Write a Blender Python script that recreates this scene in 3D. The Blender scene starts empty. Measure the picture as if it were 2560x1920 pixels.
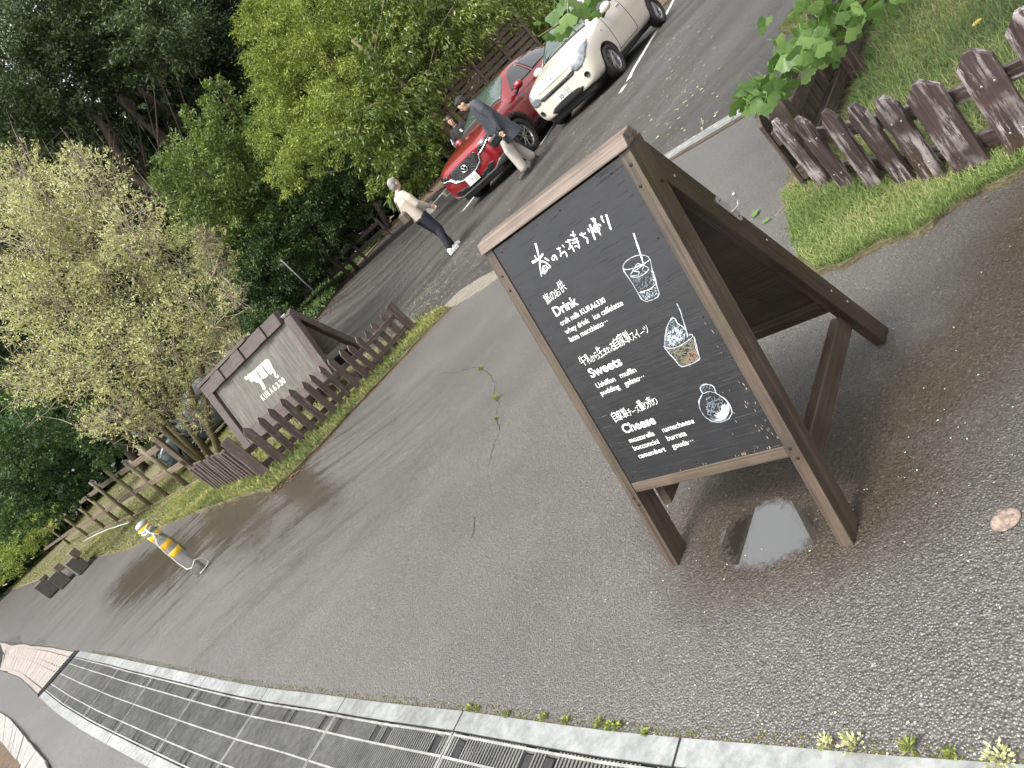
import bpy, bmesh, math, random
import numpy as np
from mathutils import Vector, Matrix, geometry
from mathutils.bvhtree import BVHTree
random.seed(7); rng = np.random.default_rng(11)
R = math.radians
S = bpy.context.scene
COL = S.collection

# ------------------------------------------------------------------ camera
FPX, PITCH, ROLL, CAMZ = 1771.0, R(16.2), R(44.94), 1.38
Fv = Vector((0, math.cos(PITCH), -math.sin(PITCH)))
R0 = Vector((1, 0, 0)); U0 = Vector((0, math.sin(PITCH), math.cos(PITCH)))
CX = math.cos(ROLL) * R0 - math.sin(ROLL) * U0
CY = math.sin(ROLL) * R0 + math.cos(ROLL) * U0
CAM = Vector((0, 0, CAMZ))
cd = bpy.data.cameras.new('camera'); cam = bpy.data.objects.new('camera', cd); COL.objects.link(cam)
cd.sensor_width = 36; cd.lens = FPX / 2560 * 36; cd.clip_end = 1000; cd.clip_start = 0.05
Mx = Matrix((CX, CY, -Fv)).transposed().to_4x4(); Mx.translation = CAM
cam.matrix_world = Mx
S.camera = cam

# ------------------------------------------------------------------ light
SUN_EL, SUN_AZ = R(60), R(238)          # azimuth clockwise from +Y
W = bpy.data.worlds.new('World'); S.world = W; W.use_nodes = True
wn = W.node_tree; wn.nodes.clear()
sky = wn.nodes.new('ShaderNodeTexSky'); sky.sky_type = 'NISHITA'; sky.sun_disc = False
sky.sun_elevation = SUN_EL; sky.sun_rotation = SUN_AZ; sky.air_density = 1.4; sky.dust_density = 5.0; sky.ozone_density = 1.0
hs = wn.nodes.new('ShaderNodeHueSaturation'); hs.inputs['Saturation'].default_value = 0.12
bg = wn.nodes.new('ShaderNodeBackground'); bg.inputs['Strength'].default_value = 0.15
wo = wn.nodes.new('ShaderNodeOutputWorld')
wn.links.new(sky.outputs[0], hs.inputs['Color']); wn.links.new(hs.outputs[0], bg.inputs[0]); wn.links.new(bg.outputs[0], wo.inputs[0])
sd = bpy.data.lights.new('sun', 'SUN'); sd.energy = 1.7; sd.angle = R(11); sd.color = (1.0, .96, .88)
sun = bpy.data.objects.new('sun', sd); COL.objects.link(sun)
sv = Vector((math.sin(SUN_AZ) * math.cos(SUN_EL), math.cos(SUN_AZ) * math.cos(SUN_EL), math.sin(SUN_EL)))
sun.rotation_euler = (-sv).to_track_quat('-Z', 'Y').to_euler(); sun.location = sv * 30
S.view_settings.view_transform = 'Standard'; S.view_settings.look = 'None'
S.view_settings.gamma = 1; S.view_settings.use_curve_mapping = False
S.view_settings.exposure = 1.35
S.render.engine = 'CYCLES'
S.cycles.max_bounces = 6; S.cycles.transparent_max_bounces = 4

# ------------------------------------------------------------------ terrain and rays
def ssf(t):
    t = min(1, max(0, t)); return t * t * (3 - 2 * t)
def terr(x, y):
    q = (x - 4.2) * .77 + (y - 12.76) * .64
    u = max(0, y - 14)
    return (.3 * ssf((q + 4) / 4) + .6 * u * u / (u * u + 150) + .045 * max(0, -x - 14)
            + .35 * ssf((-x - .6) / 2.6) * ssf((y - 3) / 4))
def ray(u, v):
    u, v = float(u), float(v)
    return ((u - 1280) * CX - (v - 960) * CY + FPX * Fv).normalized()
def G(u, v):
    r = ray(u, v); t = .5
    while t < 300:
        q = CAM + t * r
        if q.z < terr(q.x, q.y): return Vector((q.x, q.y, terr(q.x, q.y)))
        t += max(.01, t * .002)
    return CAM + r * 90
def AT(u, v, d):                 # point at depth d along the view axis
    r = ray(u, v); return CAM + r * (d / r.dot(Fv))
def onto(p): return Vector((p[0], p[1], terr(p[0], p[1])))
def onplane(u, v, P, n):
    r = ray(u, v); return CAM + r * ((Vector(P) - CAM).dot(n) / r.dot(n))

# ------------------------------------------------------------------ materials
MATS = {}
class NB:
    def __init__(s, name):
        s.m = bpy.data.materials.new(name); s.m.use_nodes = True; s.t = s.m.node_tree; s.t.nodes.clear()
        s.out = s.n('ShaderNodeOutputMaterial'); s.b = s.n('ShaderNodeBsdfPrincipled'); s.l(s.b.outputs[0], s.out.inputs[0])
        MATS[name] = s.m
    def n(s, ty, **k):
        x = s.t.nodes.new(ty)
        for a, b in k.items(): setattr(x, a, b)
        return x
    def l(s, a, b): s.t.links.new(a, b)
    def set(s, **k):
        for a, b in k.items(): s.b.inputs[a.replace('_', ' ')].default_value = b
    def pos(s): return s.n('ShaderNodeNewGeometry').outputs['Position']
    def attr(s, nm): return s.n('ShaderNodeAttribute', attribute_name=nm)
    def obj(s): return s.n('ShaderNodeTexCoord').outputs['Object']
    def mapping(s, vec, scale=(1, 1, 1), loc=(0, 0, 0), rot=(0, 0, 0)):
        m = s.n('ShaderNodeMapping'); s.l(vec, m.inputs[0]); m.inputs['Scale'].default_value = scale
        m.inputs['Location'].default_value = loc; m.inputs['Rotation'].default_value = rot; return m.outputs[0]
    def noise(s, vec, sc, det=4, rough=.6, dist=0):
        x = s.n('ShaderNodeTexNoise'); s.l(vec, x.inputs['Vector']); x.inputs['Scale'].default_value = sc
        x.inputs['Detail'].default_value = det; x.inputs['Roughness'].default_value = rough; x.inputs['Distortion'].default_value = dist
        return x.outputs[0]
    def vor(s, vec, sc, feat='F1', out=0, rnd=1):
        x = s.n('ShaderNodeTexVoronoi', feature=feat); s.l(vec, x.inputs['Vector']); x.inputs['Scale'].default_value = sc
        x.inputs['Randomness'].default_value = rnd
        return x.outputs[out]
    def ramp(s, f, stops, interp='LINEAR'):
        x = s.n('ShaderNodeValToRGB'); s.l(f, x.inputs[0]); cr = x.color_ramp; cr.interpolation = interp
        while len(cr.elements) < len(stops): cr.elements.new(.5)
        for e, (p, c) in zip(cr.elements, stops):
            e.position = p; e.color = (c, c, c, 1) if isinstance(c, (int, float)) else (*c, 1)
        return x.outputs[0]
    def mix(s, f, a, b, mode='MIX'):
        x = s.n('ShaderNodeMix', data_type='RGBA', blend_type=mode)
        for v, i in ((f, 0), (a, 6), (b, 7)):
            if isinstance(v, (int, float)): x.inputs[i].default_value = v if i == 0 else (v, v, v, 1)
            elif isinstance(v, tuple): x.inputs[i].default_value = (*v, 1)
            else: s.l(v, x.inputs[i])
        return x.outputs[2]
    def math(s, op, a, b=None, c=None):
        x = s.n('ShaderNodeMath', operation=op)
        for i, v in enumerate((a, b, c)):
            if v is None: continue
            if isinstance(v, (int, float)): x.inputs[i].default_value = v
            else: s.l(v, x.inputs[i])
        return x.outputs[0]
    def bump(s, h, st, dist=.01, prev=None):
        x = s.n('ShaderNodeBump'); x.inputs['Strength'].default_value = st; x.inputs['Distance'].default_value = dist
        s.l(h, x.inputs['Height'])
        if prev is not None: s.l(prev, x.inputs['Normal'])
        return x.outputs[0]
    def col(s, c): s.l(c, s.b.inputs['Base Color'])
    def rough(s, c): s.l(c, s.b.inputs['Roughness'])
    def nrm(s, c): s.l(c, s.b.inputs['Normal'])

def plain(name, c, rough=.5, metal=0., noise=0., nscale=30, coat=0., bump=0., spec=.5):
    b = NB(name); b.set(Roughness=rough, Metallic=metal, Coat_Weight=coat); b.b.inputs['Specular IOR Level'].default_value = spec
    if coat: b.set(Coat_Roughness=.04)
    if noise:
        f = b.noise(b.obj(), nscale, 5)
        b.col(b.ramp(f, [(.3, tuple(x * (1 - noise) for x in c)), (.7, tuple(min(1, x * (1 + noise)) for x in c))]))
        if bump: b.nrm(b.bump(f, bump, .004))
    else: b.set(Base_Color=(*c, 1))
    return b.m

def m_asphalt(name, base, wet=True, age=0.):
    b = NB(name); P = b.pos()
    agg = b.vor(P, 230); aggc = b.n('ShaderNodeTexVoronoi'); b.l(P, aggc.inputs['Vector']); aggc.inputs['Scale'].default_value = 230
    sep = b.n('ShaderNodeSeparateColor'); b.l(aggc.outputs['Color'], sep.inputs[0])
    stone = b.ramp(sep.outputs[0], [(0, .68), (.5, .9), (.8, 1.18), (.985, 1.5), (1, 2.6)])
    big = b.ramp(b.noise(P, .9, 5, .6), [(.3, .82), (.7, 1.18)])
    mid = b.ramp(b.noise(P, 75, 3, .75), [(.32, .66), (.68, 1.36)])
    c = b.mix(1, b.mix(1, base, stone, 'MULTIPLY'), b.mix(1, big, mid, 'MULTIPLY'), 'MULTIPLY')
    h1 = b.math('SUBTRACT', 1, b.math('MULTIPLY', b.vor(P, 165), 1.3))
    h2 = b.noise(P, 60, 3, .7)
    hh = b.math('ADD', b.math('ADD', b.math('MULTIPLY', h1, 1.2), b.math('MULTIPLY', sep.outputs[1], .5)), b.math('MULTIPLY', h2, .35))
    xyz = b.n('ShaderNodeSeparateXYZ'); b.l(P, xyz.inputs[0])
    X, Y = xyz.outputs[0], xyz.outputs[1]
    wob = b.math('MULTIPLY', b.math('SUBTRACT', b.noise(P, 3.2, 5, .65), .5), 1.0)
    def ell(cx, cy, rx, ry, ang=0., amp=1.0, soft=.35, fine=0.):
        ca, sa = math.cos(ang), math.sin(ang)
        dx = b.math('SUBTRACT', X, cx); dy = b.math('SUBTRACT', Y, cy)
        ax = b.math('DIVIDE', b.math('ADD', b.math('MULTIPLY', dx, ca), b.math('MULTIPLY', dy, sa)), rx)
        ay = b.math('DIVIDE', b.math('SUBTRACT', b.math('MULTIPLY', dy, ca), b.math('MULTIPLY', dx, sa)), ry)
        r = b.math('SQRT', b.math('ADD', b.math('MULTIPLY', ax, ax), b.math('MULTIPLY', ay, ay)))
        r = b.math('ADD', r, b.math('MULTIPLY', wob, amp))
        if fine: r = b.math('ADD', r, b.math('MULTIPLY', b.math('SUBTRACT', h2, .5), fine * 2))
        x = b.n('ShaderNodeMapRange', interpolation_type='SMOOTHSTEP'); b.l(r, x.inputs[0])
        x.inputs[1].default_value = 1 + soft; x.inputs[2].default_value = 1 - soft; return x.outputs[0]
    def mx(*a):
        r = a[0]
        for q in a[1:]: r = b.math('MAXIMUM', r, q)
        return r
    if wet:
        puddle = ell(.225, 1.755, .165, .118, R(-55), .9, .16, fine=.35)
        damp = mx(ell(.35, 1.80, .50, .34, R(-50), 1.0, .5), ell(.95, 1.70, .70, .20, R(-6), 1.3, .6), ell(1.45, 1.80, .8, .22, R(20), 1.3, .6),
                  ell(-3.2, 7.9, 1.9, .38, R(115), 1.8, .7), ell(-2.2, 6.9, 1.2, .2, R(110), 1.8, .7), ell(-5.2, 9.6, 2.6, .5, R(124), 1.8, .6))
        streak = b.ramp(b.noise(b.mapping(P, (.5, 3.4, 1), rot=(0, 0, R(-38))), 1.6, 6, .65), [(.47, 0), (.62, .85)])
        damp = b.math('MINIMUM', 1, b.math('ADD', damp, b.math('MULTIPLY', streak, ell(-3.4, 8.6, 3.6, 1.5, R(118), .9, .7))))
        brown = b.mix(1, c, (.44, .37, .29), 'MULTIPLY')
        darkr = mx(ell(1.0, 1.25, 1.0, .55, R(-35), .8, .8), ell(1.6, 1.9, .9, .4, R(10), .8, .8))  # broad patches on the right, toned darker and slightly rougher
        c = b.mix(b.math('MULTIPLY', darkr, .85), c, b.mix(1, c, (.60, .585, .57), 'MULTIPLY'))
        c = b.mix(damp, c, brown)
        c = b.mix(puddle, c, (.018, .016, .012))
        ro = b.math('SUBTRACT', b.math('ADD', .37, b.math('MULTIPLY', darkr, .06)), b.math('MULTIPLY', damp, .17))
        ro = b.math('MAXIMUM', .03, b.math('SUBTRACT', ro, b.math('MULTIPLY', puddle, .5)))
        b.rough(ro)
        st = b.math('SUBTRACT', 1.0, b.math('MULTIPLY', puddle, .93))
        st = b.math('MULTIPLY', st, b.math('SUBTRACT', 1.0, b.math('MULTIPLY', damp, .3)))
        hh = b.math('MULTIPLY', hh, st)
        b.nrm(b.bump(hh, .85, .0026)); b.l(puddle, b.b.inputs['Coat Weight']); b.set(Coat_Roughness=.015, Coat_IOR=2.4)
        b.l(b.math('ADD', .6, b.math('MULTIPLY', puddle, .4)), b.b.inputs['Specular IOR Level'])
    else:
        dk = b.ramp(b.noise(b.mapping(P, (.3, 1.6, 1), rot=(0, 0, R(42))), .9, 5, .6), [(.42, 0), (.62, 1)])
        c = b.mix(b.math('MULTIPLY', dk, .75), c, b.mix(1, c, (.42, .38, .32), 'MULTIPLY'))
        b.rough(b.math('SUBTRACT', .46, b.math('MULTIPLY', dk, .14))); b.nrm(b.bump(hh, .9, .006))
    b.col(c); return b.m

def m_wood(name, dark, light, grain=55, rough=.6, peel=None, peelc=None, green=None, gb=.5):
    b = NB(name); L = b.attr('lc').outputs['Vector']; Pw = b.obj()
    g = b.noise(b.mapping(L, (1.6, grain, grain)), 1.0, 6, .62, .35)
    ring = b.noise(b.mapping(L, (2.2, grain * 2.6, grain * 2.6)), 1.0, 3, .5, .2)
    f = b.math('ADD', b.math('MULTIPLY', g, .7), b.math('MULTIPLY', ring, .3))
    c = b.ramp(f, [(.34, dark), (.5, tuple((a + d) / 2 for a, d in zip(dark, light))), (.66, light)])
    blot = b.noise(L, 7, 4, .6)
    c = b.mix(1, c, b.ramp(blot, [(.3, .72), (.7, 1.22)]), 'MULTIPLY')
    if green: c = b.mix(b.ramp(b.noise(L, 4.5, 5, .7), [(.48, 0), (.72, .7)]), c, green)
    if peel:
        pn = b.noise(b.mapping(L, (4, 34, 34)), 1, 8, .75)
        big = b.ramp(b.noise(L, 6, 3, .6), [(.38, 0), (.62, 1)])
        mask = b.math('MULTIPLY', b.ramp(pn, [(.50, 0), (.56, 1)]), big)
        c = b.mix(b.math('MULTIPLY', mask, peel), c, peelc)
    b.col(c); b.set(Roughness=rough)
    b.nrm(b.bump(f, gb, .006)); b.rough(b.ramp(blot, [(.3, rough - .12), (.7, rough + .12)]))
    return b.m

def m_leaf(name, c1, c2, c3=None, trans=.35, rough=.55):
    b = NB(name); v = b.attr('lv').outputs['Fac']
    st = [(0, c1), (.6, c2), (1, c3 or c2)]
    c = b.ramp(v, st); b.col(c); b.set(Roughness=rough); b.b.inputs['Specular IOR Level'].default_value = .28
    tr = b.n('ShaderNodeBsdfTranslucent'); b.l(b.mix(1, c, (1.1, 1.25, .6), 'MULTIPLY'), tr.inputs[0])
    mxs = b.n('ShaderNodeMixShader'); mxs.inputs[0].default_value = trans
    b.l(b.b.outputs[0], mxs.inputs[1]); b.l(tr.outputs[0], mxs.inputs[2]); b.l(mxs.outputs[0], b.out.inputs[0])
    return b.m

def m_grass(name, cols):
    b = NB(name); v = b.attr('lv').outputs['Fac']
    c = b.ramp(v, cols); b.col(c); b.set(Roughness=.55)
    tr = b.n('ShaderNodeBsdfTranslucent'); b.l(c, tr.inputs[0])
    mxs = b.n('ShaderNodeMixShader'); mxs.inputs[0].default_value = .3
    b.l(b.b.outputs[0], mxs.inputs[1]); b.l(tr.outputs[0], mxs.inputs[2]); b.l(mxs.outputs[0], b.out.inputs[0])
    return b.m

def m_soil(name, c1, c2, sc=9):
    b = NB(name); P = b.pos(); f = b.noise(P, sc, 8, .7); f2 = b.noise(P, 70, 4, .7)
    b.col(b.mix(1, b.ramp(f, [(.3, c1), (.7, c2)]), b.ramp(f2, [(.3, .6), (.7, 1.4)]), 'MULTIPLY')); b.set(Roughness=.9)
    b.nrm(b.bump(f2, .8, .02)); return b.m

def m_panel():
    b = NB('black_painted_plywood'); L = b.attr('lc').outputs['Vector']
    cr = b.noise(b.mapping(L, (9, 170, 60)), 1, 5, .6, .3)
    crk = b.ramp(cr, [(.30, 0), (.40, 1)])
    reg = b.ramp(b.noise(L, 3.0, 3), [(.35, .15), (.6, 1)])
    xyz = b.n('ShaderNodeSeparateXYZ'); b.l(L, xyz.inputs[0])
    c = b.ramp(b.noise(L, 14, 4), [(.3, (.006, .006, .007)), (.7, (.011, .011, .013))])
    sc = b.noise(b.mapping(L, (14, 240, 60)), 1, 3, .7)
    low = b.n('ShaderNodeMapRange'); b.l(xyz.outputs[1], low.inputs[0]); low.inputs[1].default_value = .80; low.inputs[2].default_value = .45
    scr = b.math('MULTIPLY', b.ramp(sc, [(.665, 0), (.70, 1)]), low.outputs[0])
    c = b.mix(b.math('MULTIPLY', scr, .55), c, (.18, .16, .13))
    b.col(c); b.rough(b.ramp(b.noise(L, 5, 4), [(.3, .13), (.7, .24)]))
    b.b.inputs['Specular IOR Level'].default_value = .6
    h = b.math('MULTIPLY', crk, reg)
    b.nrm(b.bump(h, .5, .003, b.bump(b.noise(b.mapping(L, (6, 60, 60)), 1, 5), .2, .004)))
    return b.m

def m_steel(name, c=(.55, .56, .55), rough=.35, stain=True):
    b = NB(name); P = b.pos()
    f = b.noise(P, 22, 6, .7); g2 = b.noise(P, 4, 4)
    b.col(b.mix(1, b.ramp(f, [(.35, tuple(x * .62 for x in c)), (.6, c)]), b.ramp(g2, [(.35, .75), (.65, 1.1)]), 'MULTIPLY'))
    b.set(Metallic=.55); b.rough(b.ramp(f, [(.3, rough + .2), (.7, rough)])); return b.m

def m_stone(name, c, sp=.25):
    b = NB(name); P = b.pos(); f = b.noise(P, 60, 6, .8); g2 = b.noise(P, 6, 4)
    b.col(b.mix(1, b.ramp(f, [(.35, tuple(x * (1 - sp) for x in c)), (.65, tuple(x * (1 + sp) for x in c))]), b.ramp(g2, [(.3, .8), (.7, 1.12)]), 'MULTIPLY'))
    b.set(Roughness=.75); b.nrm(b.bump(f, .6, .004)); return b.m

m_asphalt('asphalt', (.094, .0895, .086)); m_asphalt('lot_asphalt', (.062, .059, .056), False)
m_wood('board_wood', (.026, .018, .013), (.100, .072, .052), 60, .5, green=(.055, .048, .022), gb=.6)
m_wood('board_wood_pale', (.050, .037, .030), (.20, .155, .128), 60, .55, gb=.7)
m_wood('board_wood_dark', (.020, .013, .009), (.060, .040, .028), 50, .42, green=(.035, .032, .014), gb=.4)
m_wood('picket_wood', (.020, .013, .013), (.068, .046, .047), 55, .5, peel=.95, peelc=(.34, .30, .30), green=(.06, .035, .018), gb=.6)
m_wood('picket_wood_far', (.035, .024, .022), (.105, .074, .068), 55, .55, peel=.5, peelc=(.22, .18, .16), green=(.07, .055, .025), gb=.5)
m_wood('fence_dark_wood', (.018, .012, .009), (.055, .038, .030), 50, .55, peel=.5, peelc=(.16, .12, .09), gb=.5)
m_wood('rail_wood', (.075, .053, .036), (.20, .152, .108), 40, .6, gb=.5)
m_wood('round_post_wood', (.065, .055, .030), (.165, .13, .07), 30, .65, green=(.10, .11, .035), gb=.4)
m_wood('grey_wood', (.062, .058, .050), (.135, .127, .110), 26, .6, gb=.4)
m_wood('pale_board', (.30, .29, .26), (.55, .53, .48), 26, .6, gb=.4); m_wood('sign_wood', (.040, .030, .028), (.105, .080, .075), 45, .5, green=(.05, .038, .033), gb=.4)
m_wood('wall_plank_wood', (.035, .024, .020), (.10, .070, .058), 40, .6, gb=.4)
m_panel()
plain('white_lettering', (.66, .66, .65), .5, noise=.04)
plain('chalk_white', (.46, .51, .56), .7, noise=.25, nscale=160)
plain('chalk_blue', (.13, .16, .19), .7, noise=.4, nscale=120)
plain('chalk_cream', (.13, .125, .085), .7, noise=.3, nscale=120)
plain('chalk_orange', (.22, .13, .085), .7, noise=.3, nscale=160)
plain('chipped_wood', (.28, .21, .15), .7, noise=.3, nscale=90)
plain('cream_paint', (.46, .455, .40), .55, noise=.06)
plain('screw_black', (.02, .018, .018), .4, .6)
plain('zinc', (.48, .48, .47), .3, .55, noise=.15, nscale=60)
m_steel('galvanised_steel', (.40, .41, .405)); m_steel('grate_steel', (.46, .46, .44), .42); m_steel('bar_steel', (.24, .24, .23), .45)
plain('iron_dark', (.05, .05, .052), .5, .6, noise=.3, nscale=60)
m_stone('paver_pink', (.25, .22, .20)); m_stone('marker_pink', (.20, .15, .125), .7); m_stone('kerb_granite', (.25, .238, .225)); m_stone('concrete', (.36, .35, .32)); m_stone('block_dark', (.085, .08, .07))
m_soil('trough_dirt', (.012, .011, .010), (.035, .032, .028)); m_soil('soil', (.045, .035, .022), (.12, .095, .06), 5)
m_soil('turf', (.075, .07, .032), (.17, .145, .08), 4); m_soil('moss', (.06, .07, .018), (.17, .165, .045), 25); m_soil('gravel', (.10, .09, .07), (.24, .215, .18), 14); m_soil('litter_soil', (.05, .035, .02), (.13, .085, .05), 8)
m_grass('grass_near', [(0, (.06, .12, .028)), (.45, (.165, .24, .065)), (.75, (.30, .34, .12)), (1, (.48, .42, .24))])
m_grass('grass_far', [(0, (.07, .10, .024)), (.5, (.19, .22, .055)), (.8, (.33, .33, .10)), (1, (.46, .34, .17))])
m_grass('ground_cover', [(0, (.025, .05, .012)), (.6, (.07, .115, .026)), (1, (.16, .21, .05))])
m_leaf('leaf_evergreen', (.022, .036, .015), (.060, .086, .036), (.165, .20, .095), .2)
m_leaf('leaf_dark', (.014, .028, .010), (.028, .050, .016), (.05, .075, .028), .2)
m_leaf('leaf_mid', (.048, .078, .022), (.115, .160, .040), (.25, .29, .085), .25)
m_leaf('leaf_lime', (.09, .12, .025), (.20, .24, .048), (.35, .38, .10), .28)
m_leaf('leaf_glossy', (.042, .066, .014), (.10, .135, .026), (.24, .28, .07), .22, .35)
m_leaf('leaf_hedge', (.016, .034, .011), (.042, .075, .022), (.11, .16, .045), .2)
m_leaf('leaf_olive', (.25, .27, .12), (.47, .47, .25), (.68, .62, .36), .25)
m_leaf('leaf_maple', (.022, .046, .018), (.045, .085, .028), (.11, .17, .045), .25)
m_leaf('leaf_ginkgo', (.075, .135, .038), (.12, .20, .06), (.21, .29, .09), .28, .4)
m_wood('bark', (.030, .022, .016), (.085, .065, .048), 14, .85, gb=.9)
m_wood('bark_mossy', (.055, .045, .022), (.13, .11, .05), 14, .85, gb=.9)
plain('twig', (.26, .22, .16), .8, noise=.3, nscale=9)
plain('twig_green', (.20, .26, .07), .6)
def paint(name, c, rough=.28, metal=.0, flake=0):
    b = NB(name); b.set(Base_Color=(*c, 1), Roughness=rough, Metallic=metal, Coat_Weight=1.0, Coat_Roughness=.03)
    b.nrm(b.bump(b.noise(b.obj(), 500, 2), .03, .001)); return b.m
paint('paint_cream', (.56, .52, .45)); paint('paint_red', (.22, .004, .010), .3, .35); paint('paint_teal', (.03, .05, .06), .3, .3)
plain('black_plastic', (.018, .018, .019), .45, noise=.15); plain('dull_grey', (.07, .075, .08), .6); plain('grey_plastic', (.16, .16, .165), .4, noise=.1)
plain('gloss_black', (.008, .008, .009), .12, coat=.5); plain('tyre_rubber', (.022, .021, .020), .75, noise=.2)
plain('chrome', (.75, .76, .78), .12, 1.0); plain('alloy', (.42, .42, .42), .3, .9)
plain('lamp_clear', (.26, .28, .30), .22, .4, coat=.5, noise=.35, nscale=9); plain('lamp_inner', (.85, .86, .88), .15, .7)
plain('plate_white', (.55, .57, .54), .4); plain('plate_ink', (.06, .09, .08), .5); plain('plate_ink_faint', (.40, .43, .40), .5)
def glass(name, c):
    b = NB(name); b.set(Base_Color=(*c, 1), Roughness=.03, Coat_Weight=.6, Coat_Roughness=.02); b.b.inputs['Specular IOR Level'].default_value = .8
    return b.m
glass('windscreen_glass', (.035, .055, .048)); glass('privacy_glass', (.006, .007, .008))
plain('skin', (.52, .33, .23), .5); plain('hair_grey', (.20, .19, .185), .6, noise=.4, nscale=120); plain('hair_black', (.010, .008, .008), .75, noise=.3, nscale=120); plain('hair_brown', (.035, .018, .014), .45, noise=.3, nscale=120)
plain('cloth_beige', (.40, .35, .295), .85, noise=.07, nscale=30, bump=.3); plain('cloth_navy', (.012, .013, .022), .85, noise=.2, nscale=30)
plain('cloth_charcoal', (.036, .040, .048), .8, noise=.1, nscale=40, bump=.2); plain('cloth_pale', (.37, .34, .31), .85, noise=.06, nscale=24, bump=.3)
plain('cloth_black', (.012, .012, .013), .85); plain('leather_brown', (.10, .075, .06), .5, noise=.3, nscale=30); plain('leather_black', (.012, .012, .013), .35)
plain('shoe_white', (.78, .78, .76), .5); plain('paper_white', (.60, .64, .70), .6)
plain('eye_dark', (.02, .015, .012), .3); plain('lip', (.36, .15, .12), .5)
plain('tape_yellow', (.72, .42, .02), .5, noise=.12, nscale=60); plain('rope_white', (.60, .58, .50), .8, noise=.3, nscale=200); plain('rope_green', (.12, .16, .11), .8, noise=.4, nscale=200)
plain('line_paint', (.40, .40, .38), .6, noise=.35, nscale=25); plain('petal', (.62, .60, .36), .7, noise=.2); plain('dry_leaf', (.20, .10, .045), .7, noise=.4, nscale=30); plain('yellow_leaf', (.55, .40, .06), .6, noise=.2)
plain('pipe_green', (.05, .10, .09), .4); plain('crack_fill', (.012, .011, .010), .9)
# ------------------------------------------------------------------ mesh helpers
def tag(o, label=None, cat=None, group=None, kind=None):
    if label: o['label'] = label
    if cat: o['category'] = cat
    if group: o['group'] = group
    if kind: o['kind'] = kind
    return o
def empty(name, loc=(0, 0, 0), rz=0., label=None, cat=None, group=None):
    o = bpy.data.objects.new(name, None); COL.objects.link(o); o.empty_display_size = .1
    o.location = loc; o.rotation_euler = (0, 0, rz); return tag(o, label, cat, group)
def link(name, me, parent=None, mat=None):
    o = bpy.data.objects.new(name, me); COL.objects.link(o)
    if parent is not None: o.parent = parent
    if mat: me.materials.append(MATS[mat])
    return o
def copy_tree(o, parent=None):
    c = o.copy(); COL.objects.link(c)
    if parent is not None: c.parent = parent
    for ch in o.children: copy_tree(ch, c)
    return c

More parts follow.
